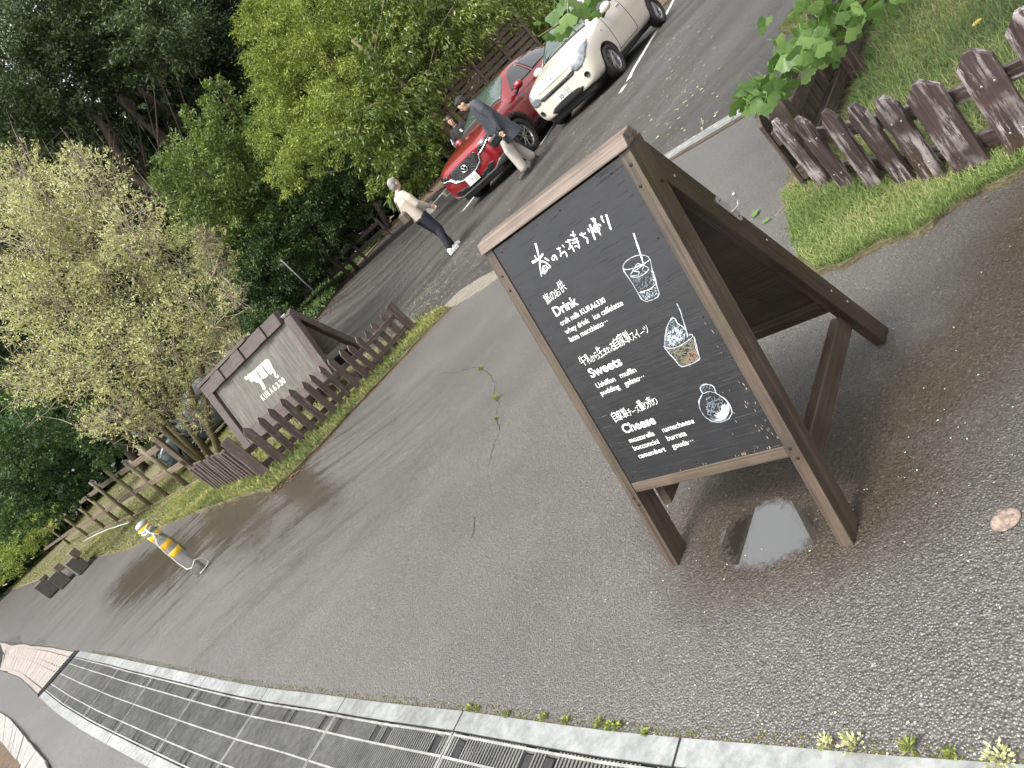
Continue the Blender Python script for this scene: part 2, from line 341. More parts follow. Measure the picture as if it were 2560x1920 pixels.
class MB:
    """collects shapes, builds ONE mesh object; lc = local board coordinates for grain"""
    def __init__(s): s.v, s.f, s.lc, s.sm = [], [], [], []
    def add(s, verts, faces, lc=None, smooth=False):
        n = len(s.v); s.v += [tuple(p) for p in verts]; s.f += [tuple(i + n for i in f) for f in faces]
        s.lc += [tuple(p) for p in (lc or verts)]; s.sm += [smooth] * len(faces)
    def beam(s, p0, p1, w, h, up=(0, 0, 1), ch=.002, caps=1.):
        """chamfered bar from p0 to p1, w across, h along up"""
        p0, p1 = Vector(p0), Vector(p1); d = (p1 - p0); L = d.length; d.normalize(); up = Vector(up)
        sd_ = d.cross(up).normalized(); up = sd_.cross(d).normalized(); a, c = w / 2, h / 2; ch = min(ch, a * .9, c * .9)
        prof = [(-a + ch, -c), (a - ch, -c), (a, -c + ch), (a, c - ch), (a - ch, c), (-a + ch, c), (-a, c - ch), (-a, -c + ch)]
        off = (random.random() * 9, random.random() * 9, random.random() * 9); V, LC = [], []
        for t, k in ((0, 1), (ch, 0), (L - ch, 0), (L, 1)):
            for x, y in prof:
                if k: x *= (a - ch) / a; y *= (c - ch) / c
                V.append(p0 + d * t + sd_ * x + up * y); LC.append((t + off[0], x + off[1], y + off[2]))
        F = [tuple(range(7, -1, -1)), tuple(range(24, 32))]
        for k in range(3):
            for i in range(8):
                j = (i + 1) % 8; F.append((k * 8 + i, k * 8 + j, k * 8 + 8 + j, k * 8 + 8 + i))
        s.add(V, F, LC); return s
    def box(s, c, size, ch=.002, rz=0.):
        c = Vector(c); dx = Vector((math.cos(rz), math.sin(rz), 0))
        return s.beam(c - dx * size[0] / 2, c + dx * size[0] / 2, size[1], size[2], (0, 0, 1), ch)
    def tube(s, pts, rad, n=8, cap=True, smooth=True, closed=False):
        pts = [Vector(p) for p in pts]; m = len(pts)
        if isinstance(rad, (int, float)): rad = [rad] * m
        V, LC, F = [], [], []; prev = None; L = 0; o_ = random.random() * 9
        for i, p in enumerate(pts):
            d = (pts[(i + 1) % m] - pts[i - 1]) if closed else (pts[min(i + 1, m - 1)] - pts[max(i - 1, 0)])
            d = d.normalized() if d.length > 1e-9 else Vector((0, 0, 1))
            if prev is None: u = d.orthogonal().normalized()
            else:
                u = prev - d * prev.dot(d); u = u.normalized() if u.length > 1e-6 else d.orthogonal().normalized()
            prev = u; w = d.cross(u)
            if i: L += (p - pts[i - 1]).length
            for k in range(n):
                a = 2 * math.pi * k / n; V.append(p + (u * math.cos(a) + w * math.sin(a)) * rad[i])
                LC.append((L + o_, rad[i] * math.cos(a), rad[i] * math.sin(a)))
        for i in range(m if closed else m - 1):
            i2 = (i + 1) % m
            for k in range(n):
                k2 = (k + 1) % n; F.append((i * n + k, i * n + k2, i2 * n + k2, i2 * n + k))
        nf = len(F)
        if cap and not closed: F += [tuple(range(n - 1, -1, -1)), tuple(range((m - 1) * n, m * n))]
        s.add(V, F, LC, smooth)
        if cap and not closed: s.sm[-1] = s.sm[-2] = False
        return s
    def prism(s, poly, O, ax, ay, az, t0, t1, ch=0., smooth=False):
        """polygon (ax, ay plane) extruded along az from t0 to t1"""
        O, ax, ay, az = Vector(O), Vector(ax), Vector(ay), Vector(az); n = len(poly); V, LC = [], []
        off = (random.random() * 9, random.random() * 9)
        lv = [(t0, 0)] if not ch else [(t0, 0)]
        cx = sum(p[0] for p in poly) / n; cy = sum(p[1] for p in poly) / n
        lv = [(t0, 0), (t1, 0)] if not ch else [(t0, 0), (t1 - ch, 0), (t1, ch)]
        for t, c in lv:
            for x, y in poly:
                if c:
                    r = math.hypot(x - cx, y - cy); k = (r - c * 1.2) / r if r > 0 else 1; x, y = cx + (x - cx) * k, cy + (y - cy) * k
                V.append(O + ax * x + ay * y + az * t); LC.append((y + off[0], x + off[1], t))
        F = [tuple(range(n - 1, -1, -1)), tuple(range((len(lv) - 1) * n, len(lv) * n))]
        for k in range(len(lv) - 1):
            for i in range(n):
                j = (i + 1) % n; F.append((k * n + i, k * n + j, k * n + n + j, k * n + n + i))
        s.add(V, F, LC, smooth); return s
    def lathe(s, prof, O=(0, 0, 0), axis=(0, 0, 1), n=24, smooth=True):
        O = Vector(O); az = Vector(axis).normalized(); ax = az.orthogonal().normalized(); ay = az.cross(ax); V, F = [], []
        for r, z in prof:
            for k in range(n):
                a = 2 * math.pi * k / n; V.append(O + az * z + (ax * math.cos(a) + ay * math.sin(a)) * r)
        for i in range(len(prof) - 1):
            for k in range(n):
                k2 = (k + 1) % n; F.append((i * n + k, i * n + k2, i * n + n + k2, i * n + n + k))
        F += [tuple(range(n - 1, -1, -1)), tuple(range((len(prof) - 1) * n, len(prof) * n))]
        s.add(V, F, None, smooth); return s
    def ball(s, c, r, n=10, m=7, sq=(1, 1, 1)):
        c = Vector(c); V, F = [], []
        for i in range(m + 1):
            th = math.pi * i / m
            for k in range(n):
                a = 2 * math.pi * k / n
                V.append(c + Vector((r * sq[0] * math.sin(th) * math.cos(a), r * sq[1] * math.sin(th) * math.sin(a), r * sq[2] * math.cos(th))))
        for i in range(m):
            for k in range(n):
                k2 = (k + 1) % n; F.append((i * n + k, i * n + n + k, i * n + n + k2, i * n + k2))
        s.add(V, F, None, True); return s
    def build(s, name, mat, parent=None, **kw):
        me = bpy.data.meshes.new(name); me.from_pydata(s.v, [], s.f)
        a = me.attributes.new('lc', 'FLOAT_VECTOR', 'POINT'); a.data.foreach_set('vector', np.array(s.lc, 'f').ravel())
        me.polygons.foreach_set('use_smooth', s.sm); me.update()
        o = link(name, me, parent, mat); return tag(o, **kw) if kw else o

def quadmesh(name, V, mat, parent=None, lv=None, tri=False):
    """V: (n,4,3) or (n,3,3) array of separate faces"""
    n, k = V.shape[:2]; me = bpy.data.meshes.new(name)
    me.vertices.add(n * k); me.vertices.foreach_set('co', V.astype('f').ravel())
    me.loops.add(n * k); me.loops.foreach_set('vertex_index', np.arange(n * k, dtype='i'))
    me.polygons.add(n); me.polygons.foreach_set('loop_start', np.arange(0, n * k, k, dtype='i')); me.polygons.foreach_set('loop_total', np.full(n, k, 'i'))
    if lv is not None:
        a = me.attributes.new('lv', 'FLOAT', 'POINT'); a.data.foreach_set('value', np.repeat(lv, k).astype('f'))
    me.update(calc_edges=True)
    return link(name, me, parent, mat)

def inpoly(x, y, poly):
    c = False; n = len(poly); j = n - 1
    for i in range(n):
        xi, yi = poly[i]; xj, yj = poly[j]
        if (yi > y) != (yj > y) and x < (xj - xi) * (y - yi) / (yj - yi) + xi: c = not c
        j = i
    return c
def rough_poly(poly, step, amp, closed=True):
    """resample an outline and roughen it"""
    out = []; n = len(poly)
    for i in range(n if closed else n - 1):
        a, b = Vector(poly[i]), Vector(poly[(i + 1) % n]); L = (b - a).length; k = max(1, min(int(L / step), 80))
        nn = Vector((-(b - a).y, (b - a).x)).normalized() if L > 0 else Vector((0, 0))
        for j in range(k):
            p = a.lerp(b, j / k) + nn * random.gauss(0, amp); out.append((p.x, p.y))
    return out
# ------------------------------------------------------------------ ground regions
P2 = lambda *uv: [tuple(G(u, v).xy) for u, v in uv]
drain_upo = [(-5.90, 8.50), (-4.66, 6.86), (-3.88, 5.86), (-2.94, 4.70), (-2.11, 3.68), (-1.79, 3.29), (-1.32, 2.69), (-.95, 2.23), (-.68, 1.88), (-.43, 1.56), (-.21, 1.30), (-.02, 1.07), (.13, .90), (.32, .66), (.55, .36)]
def offset_line(L, d):
    out = []
    for i, p in enumerate(L):
        a, b = Vector(L[max(0, i - 1)]), Vector(L[min(len(L) - 1, i + 1)]); t = (b - a).normalized()
        out.append((p[0] + t.y * d, p[1] - t.x * d))      # d>0: to the right of travel
    return out
def resample(L, step):
    L = [Vector(p) for p in L]; out = [L[0].copy()]; acc = 0
    for a, b in zip(L, L[1:]):
        d = (b - a).length; t = step - acc
        while t <= d: out.append(a.lerp(b, t / d)); t += step
        acc = d - (t - step)
    return out
DW = .44                                      # clear width of the grates
EW = .070                                     # width of a steel edge strip
upo = [tuple(p) for p in resample(drain_upo, .25)]
upi = offset_line(upo, EW); loi = offset_line(upo, EW + DW); loo = offset_line(upo, 2 * EW + DW)
drain_poly = upo + loo[::-1]
paver_poly = P2((0, 1603), (60, 1609), (130, 1617), (180, 1627)) + [upo[0], loo[0]] + P2((93, 1737), (50, 1695), (0, 1676))
verge_left = P2((1128, 772), (1060, 840), (1035, 868), (980, 925), (900, 1010), (800, 1120), (735, 1185), (690, 1225), (600, 1245), (520, 1272), (420, 1312), (340, 1368), (230, 1395), (130, 1440)) \
    + [(-30, 44), (-34, 60), (-16, 40)] + P2((560, 990)) + [(-4.2, 17.5), (-3.4, 15.0), (-2.9, 13.2), (-1.8, 11.8)] + P2((1050, 795), (1110, 768))
kerb_strip = P2((1128, 772), (1200, 730), (1245, 700), (1345, 640), (1330, 632), (1240, 676), (1195, 700), (1150, 728), (1110, 768))
verge_right = [(1.75, 2.13), (1.6, 2.27), (1.45, 2.32), (1.39, 2.47), (1.28, 2.55), (1.23, 2.66), (1.3, 2.87), (1.43, 3.1), (1.63, 3.37), (1.75, 3.58),
               (2.3, 4.1), (3.0, 4.75), (3.55, 5.35), (4.1, 6.35), (4.3, 6.85), (4.9, 7.1), (9, 7.8), (13, 6), (12, -2), (4.5, -1.5), (2.8, .7), (2.1, 1.7)]
forest = P2((560, 985), (650, 930), (720, 870), (790, 800), (850, 722), (960, 592), (1040, 522), (1095, 480)) + [(3.9, 21.0), (3.4, 19.2), (5.6, 18.6), (9.0, 17.0), (13, 14.5), (22, 10), (60, 30), (60, 90), (-10, 110), (-60, 95), (-34, 60), (-16, 40)]
kerb_low = P2((0, 1780), (30, 1800), (75, 1850), (130, 1915)) + [(-4.3, 4.8), (-4.9, 5.1)] + P2((60, 1920), (20, 1870), (0, 1850))
bed_low = P2((0, 1850), (20, 1870), (60, 1920)) + [(-4.9, 5.1), (-7, 3), (-12, 8)]
lot = kerb_strip[3:5] + P2((1240, 676), (1195, 700), (1150, 728), (1110, 768), (1050, 795)) + [(-1.8, 11.8), (-2.9, 13.2), (-3.4, 15.0), (-4.2, 17.5)] + P2((560, 990)) + forest[1:14] + [(22, 10), (9, 7.8), (4.9, 7.1), (4.3, 6.85), (4.1, 6.35), (3.6, 5.6), (3.1, 5.35), (2.62, 6.2), (2.38, 6.55)]
left_path_verge = P2((0, 1462), (50, 1432)) + [(-30, 44)] + [(-45, 60), (-60, 50)]
verge_left_r = rough_poly(verge_left[:14], .12, .022, False) + verge_left[14:]
verge_right_r = rough_poly(verge_right[:14], .05, .014, False) + verge_right[14:]
REG = [('drain', drain_poly), ('paver', paver_poly), ('kerb_low', kerb_low), ('bed_low', bed_low), ('verge_left', verge_left_r), ('verge_right', verge_right_r),
       ('kerb_strip', rough_poly(kerb_strip, .12, .015)), ('forest', forest), ('lot', lot)]
pts, edges = [], []
def addring(poly):
    n0 = len(pts); pts.extend(Vector(p) for p in poly); n = len(poly)
    edges.extend((n0 + i, n0 + (i + 1) % n) for i in range(n))
for nm, poly in REG: addring(poly)
def grid(x0, x1, y0, y1, st):
    y = y0
    while y <= y1:
        x = x0
        while x <= x1: pts.append(Vector((x + random.uniform(-.1, .1) * st, y + random.uniform(-.1, .1) * st))); x += st
        y += st
grid(-9, 9, -2, 22, .5); grid(-20, -9.2, 5, 27, .6); grid(-70, 70, -12, 120, 4.0)
vo, eo, fo, _, _, _ = geometry.delaunay_2d_cdt(pts, edges, [], 0, 1e-5)
faces = {k: [] for k, _ in REG}; faces['asphalt'] = []
for f in fo:
    cx = sum(vo[i].x for i in f) / len(f); cy = sum(vo[i].y for i in f) / len(f)
    for nm, poly in REG:
        if inpoly(cx, cy, poly): faces[nm].append(f); break
    else: faces['asphalt'].append(f)
def region(name, key, mat, lift=0., depth=None, **kw):
    fs = faces[key]; used = sorted({i for f in fs for i in f}); idx = {i: k for k, i in enumerate(used)}
    V = [(vo[i].x, vo[i].y, terr(vo[i].x, vo[i].y) + lift) for i in used]; F = [tuple(idx[i] for i in f) for f in fs]
    # skirt down along the boundary so a lifted sheet has thickness
    if lift > 0:
        cnt = {}
        for f in F:
            for a, b in zip(f, f[1:] + f[:1]): cnt[(a, b)] = cnt.get((a, b), 0) + 1
        n = len(V); low = {}
        for (a, b) in list(cnt):
            if (b, a) not in cnt:
                for q in (a, b):
                    if q not in low: low[q] = len(V); V.append((V[q][0], V[q][1], V[q][2] - lift - .03))
                F.append((b, a, low[a], low[b]))
    me = bpy.data.meshes.new(name); me.from_pydata(V, [], F); me.update()
    o = link(name, me, None, mat); tag(o, kind='structure', **kw); return o
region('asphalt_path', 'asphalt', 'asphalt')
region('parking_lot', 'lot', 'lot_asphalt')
region('grass_verge', 'verge_left', 'turf', .03)
region('lawn', 'verge_right', 'turf', .025)
region('kerb_strip', 'kerb_strip', 'gravel', .012)
region('forest_floor', 'forest', 'litter_soil', .05)
region('paver_bed', 'paver', 'trough_dirt', .0)
region('kerb_bed', 'kerb_low', 'trough_dirt', .0)
region('planting_bed', 'bed_low', 'litter_soil', .02)
# drain trough: floor and two walls below the grates
mb = MB(); n = len(upi)
for k in range(n - 1):
    a0, a1, b0, b1 = upi[k], upi[k + 1], loi[k], loi[k + 1]
    for (p, q, z0, z1) in ((a0, a1, 0, -.14), (b1, b0, 0, -.14)):
        mb.add([(p[0], p[1], terr(*p) + z0), (q[0], q[1], terr(*q) + z0), (q[0], q[1], terr(*q) + z1), (p[0], p[1], terr(*p) + z1)], [(0, 1, 2, 3)])
    mb.add([(p[0], p[1], terr(*p) - .14) for p in (a0, a1, b1, b0)], [(0, 1, 2, 3)])
mb.build('drain_trough', 'trough_dirt', kind='structure')

# steel edge strips of the drain, one per casting
def strip(L0, L1, k0, k1, name, label):
    V = []; F = []; m = MB(); gap = .004
    for side_ in range(2):
        pass
    n = k1 - k0 + 1
    top, bot = [], []
    for j, k in enumerate(range(k0, k1 + 1)):
        for L in (L0, L1):
            p = Vector(L[k]); q = Vector(L[k0 + 1] if j == 0 else L[k - 1] if j == n - 1 else L[k])
            if j in (0, n - 1): p = p + (q - p).normalized() * gap
            top.append((p.x, p.y, terr(*p) + .006)); bot.append((p.x, p.y, terr(*p) - .05))
    V = top + bot; o = len(top)
    for j in range(n - 1):
        a, b, c, d = 2 * j, 2 * j + 1, 2 * j + 3, 2 * j + 2
        F += [(a, d, c, b), (a, b, o + b, o + a) if j == 0 else (a, a, a), (b, c, o + c, o + b), (d, a, o + a, o + d)]
    F = [f for f in F if len(set(f)) > 2]; e = 2 * (n - 1); F.append((e + 1, e, o + e, o + e + 1))
    m.add(V, F); ob = m.build(name, 'galvanised_steel'); tag(ob, label, 'drain edging', 'steel edge strips along the trench drain'); return ob
seg = [0]; k = 0
kk = list(range(0, len(upo), 4))
if kk[-1] != len(upo) - 1: kk.append(len(upo) - 1)
ordn = ['farthest', 'second farthest', 'third farthest', 'fourth farthest', 'fifth farthest', 'middle', 'fifth nearest', 'fourth nearest', 'third nearest', 'second nearest', 'nearest']
NSEG = len(kk) - 1
def ordw(i, n):
    a = ['farthest', 'second from the far end', 'third from the far end', 'fourth from the far end', 'fifth from the far end', 'sixth from the far end', 'seventh from the far end', 'eighth from the far end', 'ninth from the far end', 'tenth from the far end', 'eleventh from the far end', 'twelfth from the far end', 'thirteenth from the far end']
    return a[i]
for i in range(NSEG):
    strip(upo, upi, kk[i], kk[i + 1], 'drain_edge', 'steel edge strip along the asphalt side of the drain, %s' % ordw(i, NSEG))
    strip(loi, loo, kk[i], kk[i + 1], 'drain_edge', 'steel edge strip along the kerb side of the drain, %s' % ordw(i, NSEG))

# grates: frame with ribs, slot bars, and rubber lock plates
def grate(k0, k1, i):
    t = empty('drain_grate', onto(upi[k0]), 0, 'slotted drain grate in the trench, %s' % ordw(i, NSEG), 'drain grate', 'slotted grates covering the trench drain')
    O = Vector(t.location)
    def P(u, w, z=0.):                       # u 0..1 along, w 0..1 across
        f = k0 + u * (k1 - k0); a = int(min(f, k1 - 1e-6)); a = max(k0, min(a, k1 - 1)); s_ = f - a
        A = Vector(upi[a]).lerp(Vector(upi[a + 1]), s_); B = Vector(loi[a]).lerp(Vector(loi[a + 1]), s_)
        w_ = .012 + w * .976; q = A.lerp(B, w_); return Vector((q.x, q.y, terr(*q) + z)) - O
    L = (P(1, .5) - P(0, .5)).length; g = .004 / L; top = .002; th = .022
    def bar(m, p, q, wd):
        d = (q - p).normalized(); s_ = Vector((-d.y, d.x, 0)) * wd / 2
        V = [p - s_, p + s_, q + s_, q - s_]; V2 = [v - Vector((0, 0, th)) for v in V]
        m.add(V + V2, [(0, 3, 2, 1), (0, 1, 5, 4), (1, 2, 6, 5), (2, 3, 7, 6), (3, 0, 4, 7)])
    fr = MB()
    for w in (0.02, .2, .5, .8, .98): 
        ks = np.linspace(g, 1 - g, 5)
        for a, b in zip(ks, ks[1:]): bar(fr, P(a, w, top + .001), P(b, w, top + .001), .008)
    for u in (g * 1.8, 1 - g * 1.8): bar(fr, P(u, .0, top), P(u, 1., top), .006)
    fr.build('frame', 'grate_steel', t)
    sl = MB(); step = .0155; nb = int(L / step)
    skip = [(.05, .095), (.43, .475), (.525, .57), (.905, .95)]
    for j in range(1, nb):
        u = j / nb; parts = [(.0, 1.)]
        if any(a < u < b for a, b in skip): parts = [(.22, .78)]
        for a, b in parts: bar(sl, P(u, a, top), P(u, b, top), .0068)
    o = sl.build('bars', 'bar_steel', t); o['kind'] = 'stuff'
    for a, b in skip:
        for w0, w1 in ((.05, .19), (.81, .95)):
            lp = MB(); lp.beam(P((a + b) / 2, w0, -.004), P((a + b) / 2, w1, -.004), (b - a) * L * .86, .008, (0, 0, 1), .002)
            lp.build('lock_plate', 'iron_dark', t)
for i in range(NSEG): grate(kk[i], kk[i + 1], i)

# small cross grate and pavers at the far left
pa = [Vector(p) for p in P2((0, 1607), (60, 1611), (130, 1619), (180, 1629))] + [Vector(upo[0])]
pb = [Vector(p) for p in P2((0, 1674), (50, 1693), (93, 1734))] + [Vector(loo[0])]
def along(L, f):
    tot = [0]
    for a, b in zip(L, L[1:]): tot.append(tot[-1] + (b - a).length)
    d = f * tot[-1]
    for i in range(len(L) - 1):
        if d <= tot[i + 1] + 1e-9: return L[i].lerp(L[i + 1], (d - tot[i]) / (tot[i + 1] - tot[i]))
    return L[-1]
paving = empty('paving', onto(along(pa, .5))); paving['kind'] = 'structure'; PO = Vector(paving.location)
def slab(A, B, C_, D, name, mat, parent, O, zt=.006, gap=.006, hgt=.06):
    c = (A + B + C_ + D) / 4; q = []
    for p in (A, B, C_, D): v = p + (c - p).normalized() * gap; q.append(v)
    ch = .006; V = []
    for z, k in ((zt - hgt, 0), (zt - ch, 0), (zt, ch)):
        for p in q:
            v = p + (c - p).normalized() * k; V.append(Vector((v.x, v.y, terr(*v) + z)) - O)
    F = [(8, 9, 10, 11)] + [(a * 4 + i, a * 4 + (i + 1) % 4, a * 4 + 4 + (i + 1) % 4, a * 4 + 4 + i) for a in (0, 1) for i in range(4)]
    m = MB(); m.add(V, F); return m.build(name, mat, parent)
N = 72
for i in range(N):
    f0, f1 = i / N * .972, (i + 1) / N * .972
    f0, f1 = f0 ** .85, f1 ** .85
    A, B = along(pa, f0), along(pa, f1); D, C_ = along(pb, f0), along(pb, f1)
    slab(A, B, A.lerp(D, .12).lerp(B.lerp(C_, .12), 1), A.lerp(D, .12), 'border_brick', 'paver_pink', paving, PO)
    m0, m1 = .12, .88
    cuts = [m0, m0 + (m1 - m0) * (.5 if i % 2 else .34), m1]
    for a, b in zip(cuts, cuts[1:]): slab(A.lerp(D, a), B.lerp(C_, a), B.lerp(C_, b), A.lerp(D, b), 'paver', 'paver_pink', paving, PO, .006 + random.uniform(-.002, .002))
    slab(A.lerp(D, .88), B.lerp(C_, .88), C_, D, 'border_brick', 'paver_pink', paving, PO)
cg = empty('cross_grate', onto(pa[-1]), 0, 'small square-mesh grate across the pavers at the far end of the trench drain', 'drain grate'); CO = Vector(cg.location)
m = MB(); A, B = along(pa, .975), along(pa, .997); D, C_ = along(pb, .975), along(pb, .997)
def v3(p, z): return Vector((p.x, p.y, terr(*p) + z)) - CO
for j in range(29):
    f = j / 28; m.beam(v3(A.lerp(D, f), .006), v3(B.lerp(C_, f), .006), .007, .02, (0, 0, 1), .001)
for f in (0, .33, .66, 1): m.beam(v3(A.lerp(B, f), .006), v3(D.lerp(C_, f), .006), .007, .02, (0, 0, 1), .001)
m.build('mesh_bars', 'iron_dark', cg)
# granite kerb stones at the bottom left
ka = [Vector(p) for p in P2((0, 1781), (30, 1800), (75, 1850), (130, 1915))] + [Vector((-4.3, 4.8))]
kb = [Vector(p) for p in P2((0, 1850), (20, 1870), (60, 1920))] + [Vector((-4.9, 5.1))]
kerb = empty('granite_kerb', onto(along(ka, .5)), 0, 'row of pale granite kerb stones at the bottom left corner', 'kerb'); KO = Vector(kerb.location)
for i in range(14):
    f0, f1 = i / 14, (i + 1) / 14
    slab(along(ka, f0), along(ka, f1), along(kb, f1), along(kb, f0), 'kerb_stone', 'kerb_granite', kerb, KO, .03 + random.uniform(-.003, .003), .008, .1)

# painted stall lines
def line_strip(p, q, w, name, label):
    p, q = Vector(p[:2]), Vector(q[:2]); d = (q - p); L = d.length; d.normalize(); s_ = Vector((-d.y, d.x)) * w / 2; n = max(2, int(L / .35))
    V, F = [], []
    for i in range(n + 1):
        c = p.lerp(q, i / n)
        for sg in (-1, 1):
            v = c + s_ * (sg * random.uniform(.85, 1.1)); V.append((v.x, v.y, terr(*v) + .006))
    for i in range(n): F.append((2 * i, 2 * i + 1, 2 * i + 3, 2 * i + 2))
    me = bpy.data.meshes.new(name); me.from_pydata(V, [], F); me.update(); o = link(name, me, None, 'line_paint'); o['kind'] = 'structure'; return o
line_strip(G(1705, -40), G(1572, 200), .11, 'stall_line', '')
line_strip(G(1563, 214), G(1552, 232), .11, 'stall_line', '')
line_strip(G(1392, 300), G(1352, 362), .09, 'stall_line', '')
line_strip(G(1140, 470), G(1105, 502), .13, 'stall_line', '')
line_strip(G(1100, 507), G(924, 651), .14, 'stall_line', '')
line_strip(G(1190, 487), G(1158, 528), .13, 'stall_line', '')
line_strip(G(1040, 562), G(1022, 585), .10, 'stall_line', '')
line_strip(G(958, 655), G(927, 690), .12, 'stall_line', '')

# narrow drain channel across the lot entrance
ch = [G(1640, 410), G(1700, 372), G(1830, 295), G(1930, 233), G(2040, 160), G(2130, 100)]
L1 = resample([p.xy for p in ch], .5)
chan = empty('channel_drain', onto(L1[0]), 0, 'narrow pale steel channel drain crossing the asphalt behind the menu board', 'channel drain'); HO = Vector(chan.location)
for a, b in zip(L1, L1[1:]):
    m = MB(); d = (b - a).normalized(); s_ = Vector((-d.y, d.x))
    z = lambda p, h: Vector((p.x, p.y, terr(*p) + h)) - HO
    for k in (-.085, .085): m.beam(z(a + s_ * k + d * .003, .002), z(b + s_ * k - d * .003, .002), .022, .012)
    for k in (-.045, -.015, .015, .045): m.beam(z(a + s_ * k + d * .003, .002), z(b + s_ * k - d * .003, .002), .012, .012)
    for j in range(10):
        c = a.lerp(b, (j + .5) / 10); m.beam(z(c - s_ * .085, .001), z(c + s_ * .085, .001), .008, .010)
    m.build('channel_cover', 'galvanised_steel', chan)
    m = MB(); q = [a - s_ * .1, b - s_ * .1, b + s_ * .1, a + s_ * .1]; m.add([z(p, .0035) for p in q], [(0, 1, 2, 3)]); m.build('channel_bed', 'trough_dirt', chan)
mb = MB()
for a, b in zip(L1, L1[1:]):
    d = (b - a).normalized(); s_ = Vector((-d.y, d.x)); q = [a - s_ * .11, b - s_ * .11, b - s_ * .19, a - s_ * .19]; mb.add([(p.x, p.y, terr(*p) + .005) for p in q], [(0, 1, 2, 3)])
o = mb.build('dirt_strip', 'soil'); o['kind'] = 'structure'

# cracks in the asphalt
mb = MB()
for pathpx in ([(1195, 915), (1215, 930), (1240, 955), (1236, 985), (1246, 1010), (1240, 1045), (1252, 1080), (1232, 1120), (1225, 1160)], [(1185, 1290), (1188, 1320), (1178, 1350)],
               [(1100, 935), (1150, 928), (1195, 917)]):
    P_ = [G(*q) for q in pathpx]; Q = [P_[0]]
    for a, b in zip(P_, P_[1:]):
        for j in range(1, 7):
            p = a.lerp(b, j / 6); p.x += random.gauss(0, .006); p.y += random.gauss(0, .008); Q.append(p)
    for a, b in zip(Q, Q[1:]):
        d = (b - a); d.z = 0; d.normalize(); s_ = Vector((-d.y, d.x, 0)) * random.uniform(.0008, .0026)
        mb.add([(p.x, p.y, terr(p.x, p.y) + .003) for p in (a - s_, b - s_, b + s_, a + s_)], [(0, 1, 2, 3)])
o = mb.build('asphalt_crack', 'crack_fill'); o['kind'] = 'structure'
# ------------------------------------------------------------------ the menu board (A-frame)
YB, LB = R(-51.70), R(17.83); OB = Vector((-.0337, 1.9413, 0)); WB = .5453
a_ = Vector((math.cos(YB), math.sin(YB), 0)); b_ = Vector((-math.sin(YB), math.cos(YB), 0)); UP = Vector((0, 0, 1))
s_ = math.cos(LB) * UP + math.sin(LB) * b_; n_ = a_.cross(s_)
board = empty('menu_board', OB, 0, 'brown timber A-frame menu board with black panel listing drinks, sweets and cheese', 'sign board')
F3 = lambda i, j, k=0.: a_ * i + s_ * j + n_ * k
def bz(i, b, z): return a_ * i + b_ * b + UP * z
def cutleg(name, i0, i1, poly, mat):            # polygon in (b,z), extruded across i
    m = MB(); m.prism(poly, a_ * i0, b_, UP, a_, 0, i1 - i0, 0)
    # grain along the leg
    ang = math.atan2(poly[2][1] - poly[1][1], poly[2][0] - poly[1][0]) if False else 0
    dl = Vector((poly[3][0] - poly[0][0], poly[3][1] - poly[0][1])).normalized()
    o = random.random() * 9
    m.lc = [((p := Vector(v)).dot(b_) * dl.x + p.z * dl.y + o, p.dot(b_) * dl.y - p.z * dl.x + o, p.dot(a_)) for v in m.v]
    ob = m.build(name, mat, board)
    bev = ob.modifiers.new('bevel', 'BEVEL'); bev.width = .0022; bev.segments = 2; return ob
tl = math.tan(LB); ztop = 1.100
fl = [(0, 0), (.084, 0), (.084 + tl * ztop, ztop), (tl * ztop, ztop)]
cutleg('front_leg', -.038, 0, fl, 'board_wood'); cutleg('front_leg', WB, WB + .036, fl, 'board_wood')
tr = math.tan(R(22.3)); hb = .088
rb = lambda z: .896 - .02 - (z) * tr
rl = [(rb(0) - hb + .02, 0), (rb(0) + .015, 0), (rb(1.10) + .015 + .01, 1.10), (rb(1.10) - hb + .04, 1.10)]
rl = [(.8155, 0), (.893, 0), (.438, 1.115), (.356, 1.115)]
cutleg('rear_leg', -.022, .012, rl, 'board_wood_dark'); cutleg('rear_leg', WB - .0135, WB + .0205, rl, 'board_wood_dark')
# ridge beam
m = MB(); beam = [(.341, 1.1025), (.358, 1.134), (.405, 1.137), (.421, 1.107), (.408, 1.1005), (.352, 1.1005)]
m.prism(beam, a_ * -.040, b_, UP, a_, 0, WB + .083, 0)
m.lc = [(Vector(v).dot(a_), Vector(v).dot(b_) + 3, Vector(v).z + 2) for v in m.v]
rb_ = m.build('ridge_beam', 'board_wood_pale', board); bev = rb_.modifiers.new('bevel', 'BEVEL'); bev.width = .004; bev.segments = 2
# front panel
J0, J1 = .309, 1.150
m = MB(); V = [F3(.0015, J0, -.004), F3(WB - .0015, J0, -.004), F3(WB - .0015, J1, -.004), F3(.0015, J1, -.004)]
V2 = [v - n_ * .009 for v in V]; m.add(V + V2, [(0, 1, 2, 3), (7, 6, 5, 4), (0, 4, 5, 1), (1, 5, 6, 2), (2, 6, 7, 3), (3, 7, 4, 0)])
m.lc = [(Vector(v).dot(a_), Vector(v).dot(s_), 0) for v in m.v]
m.build('front_panel', 'black_painted_plywood', board)
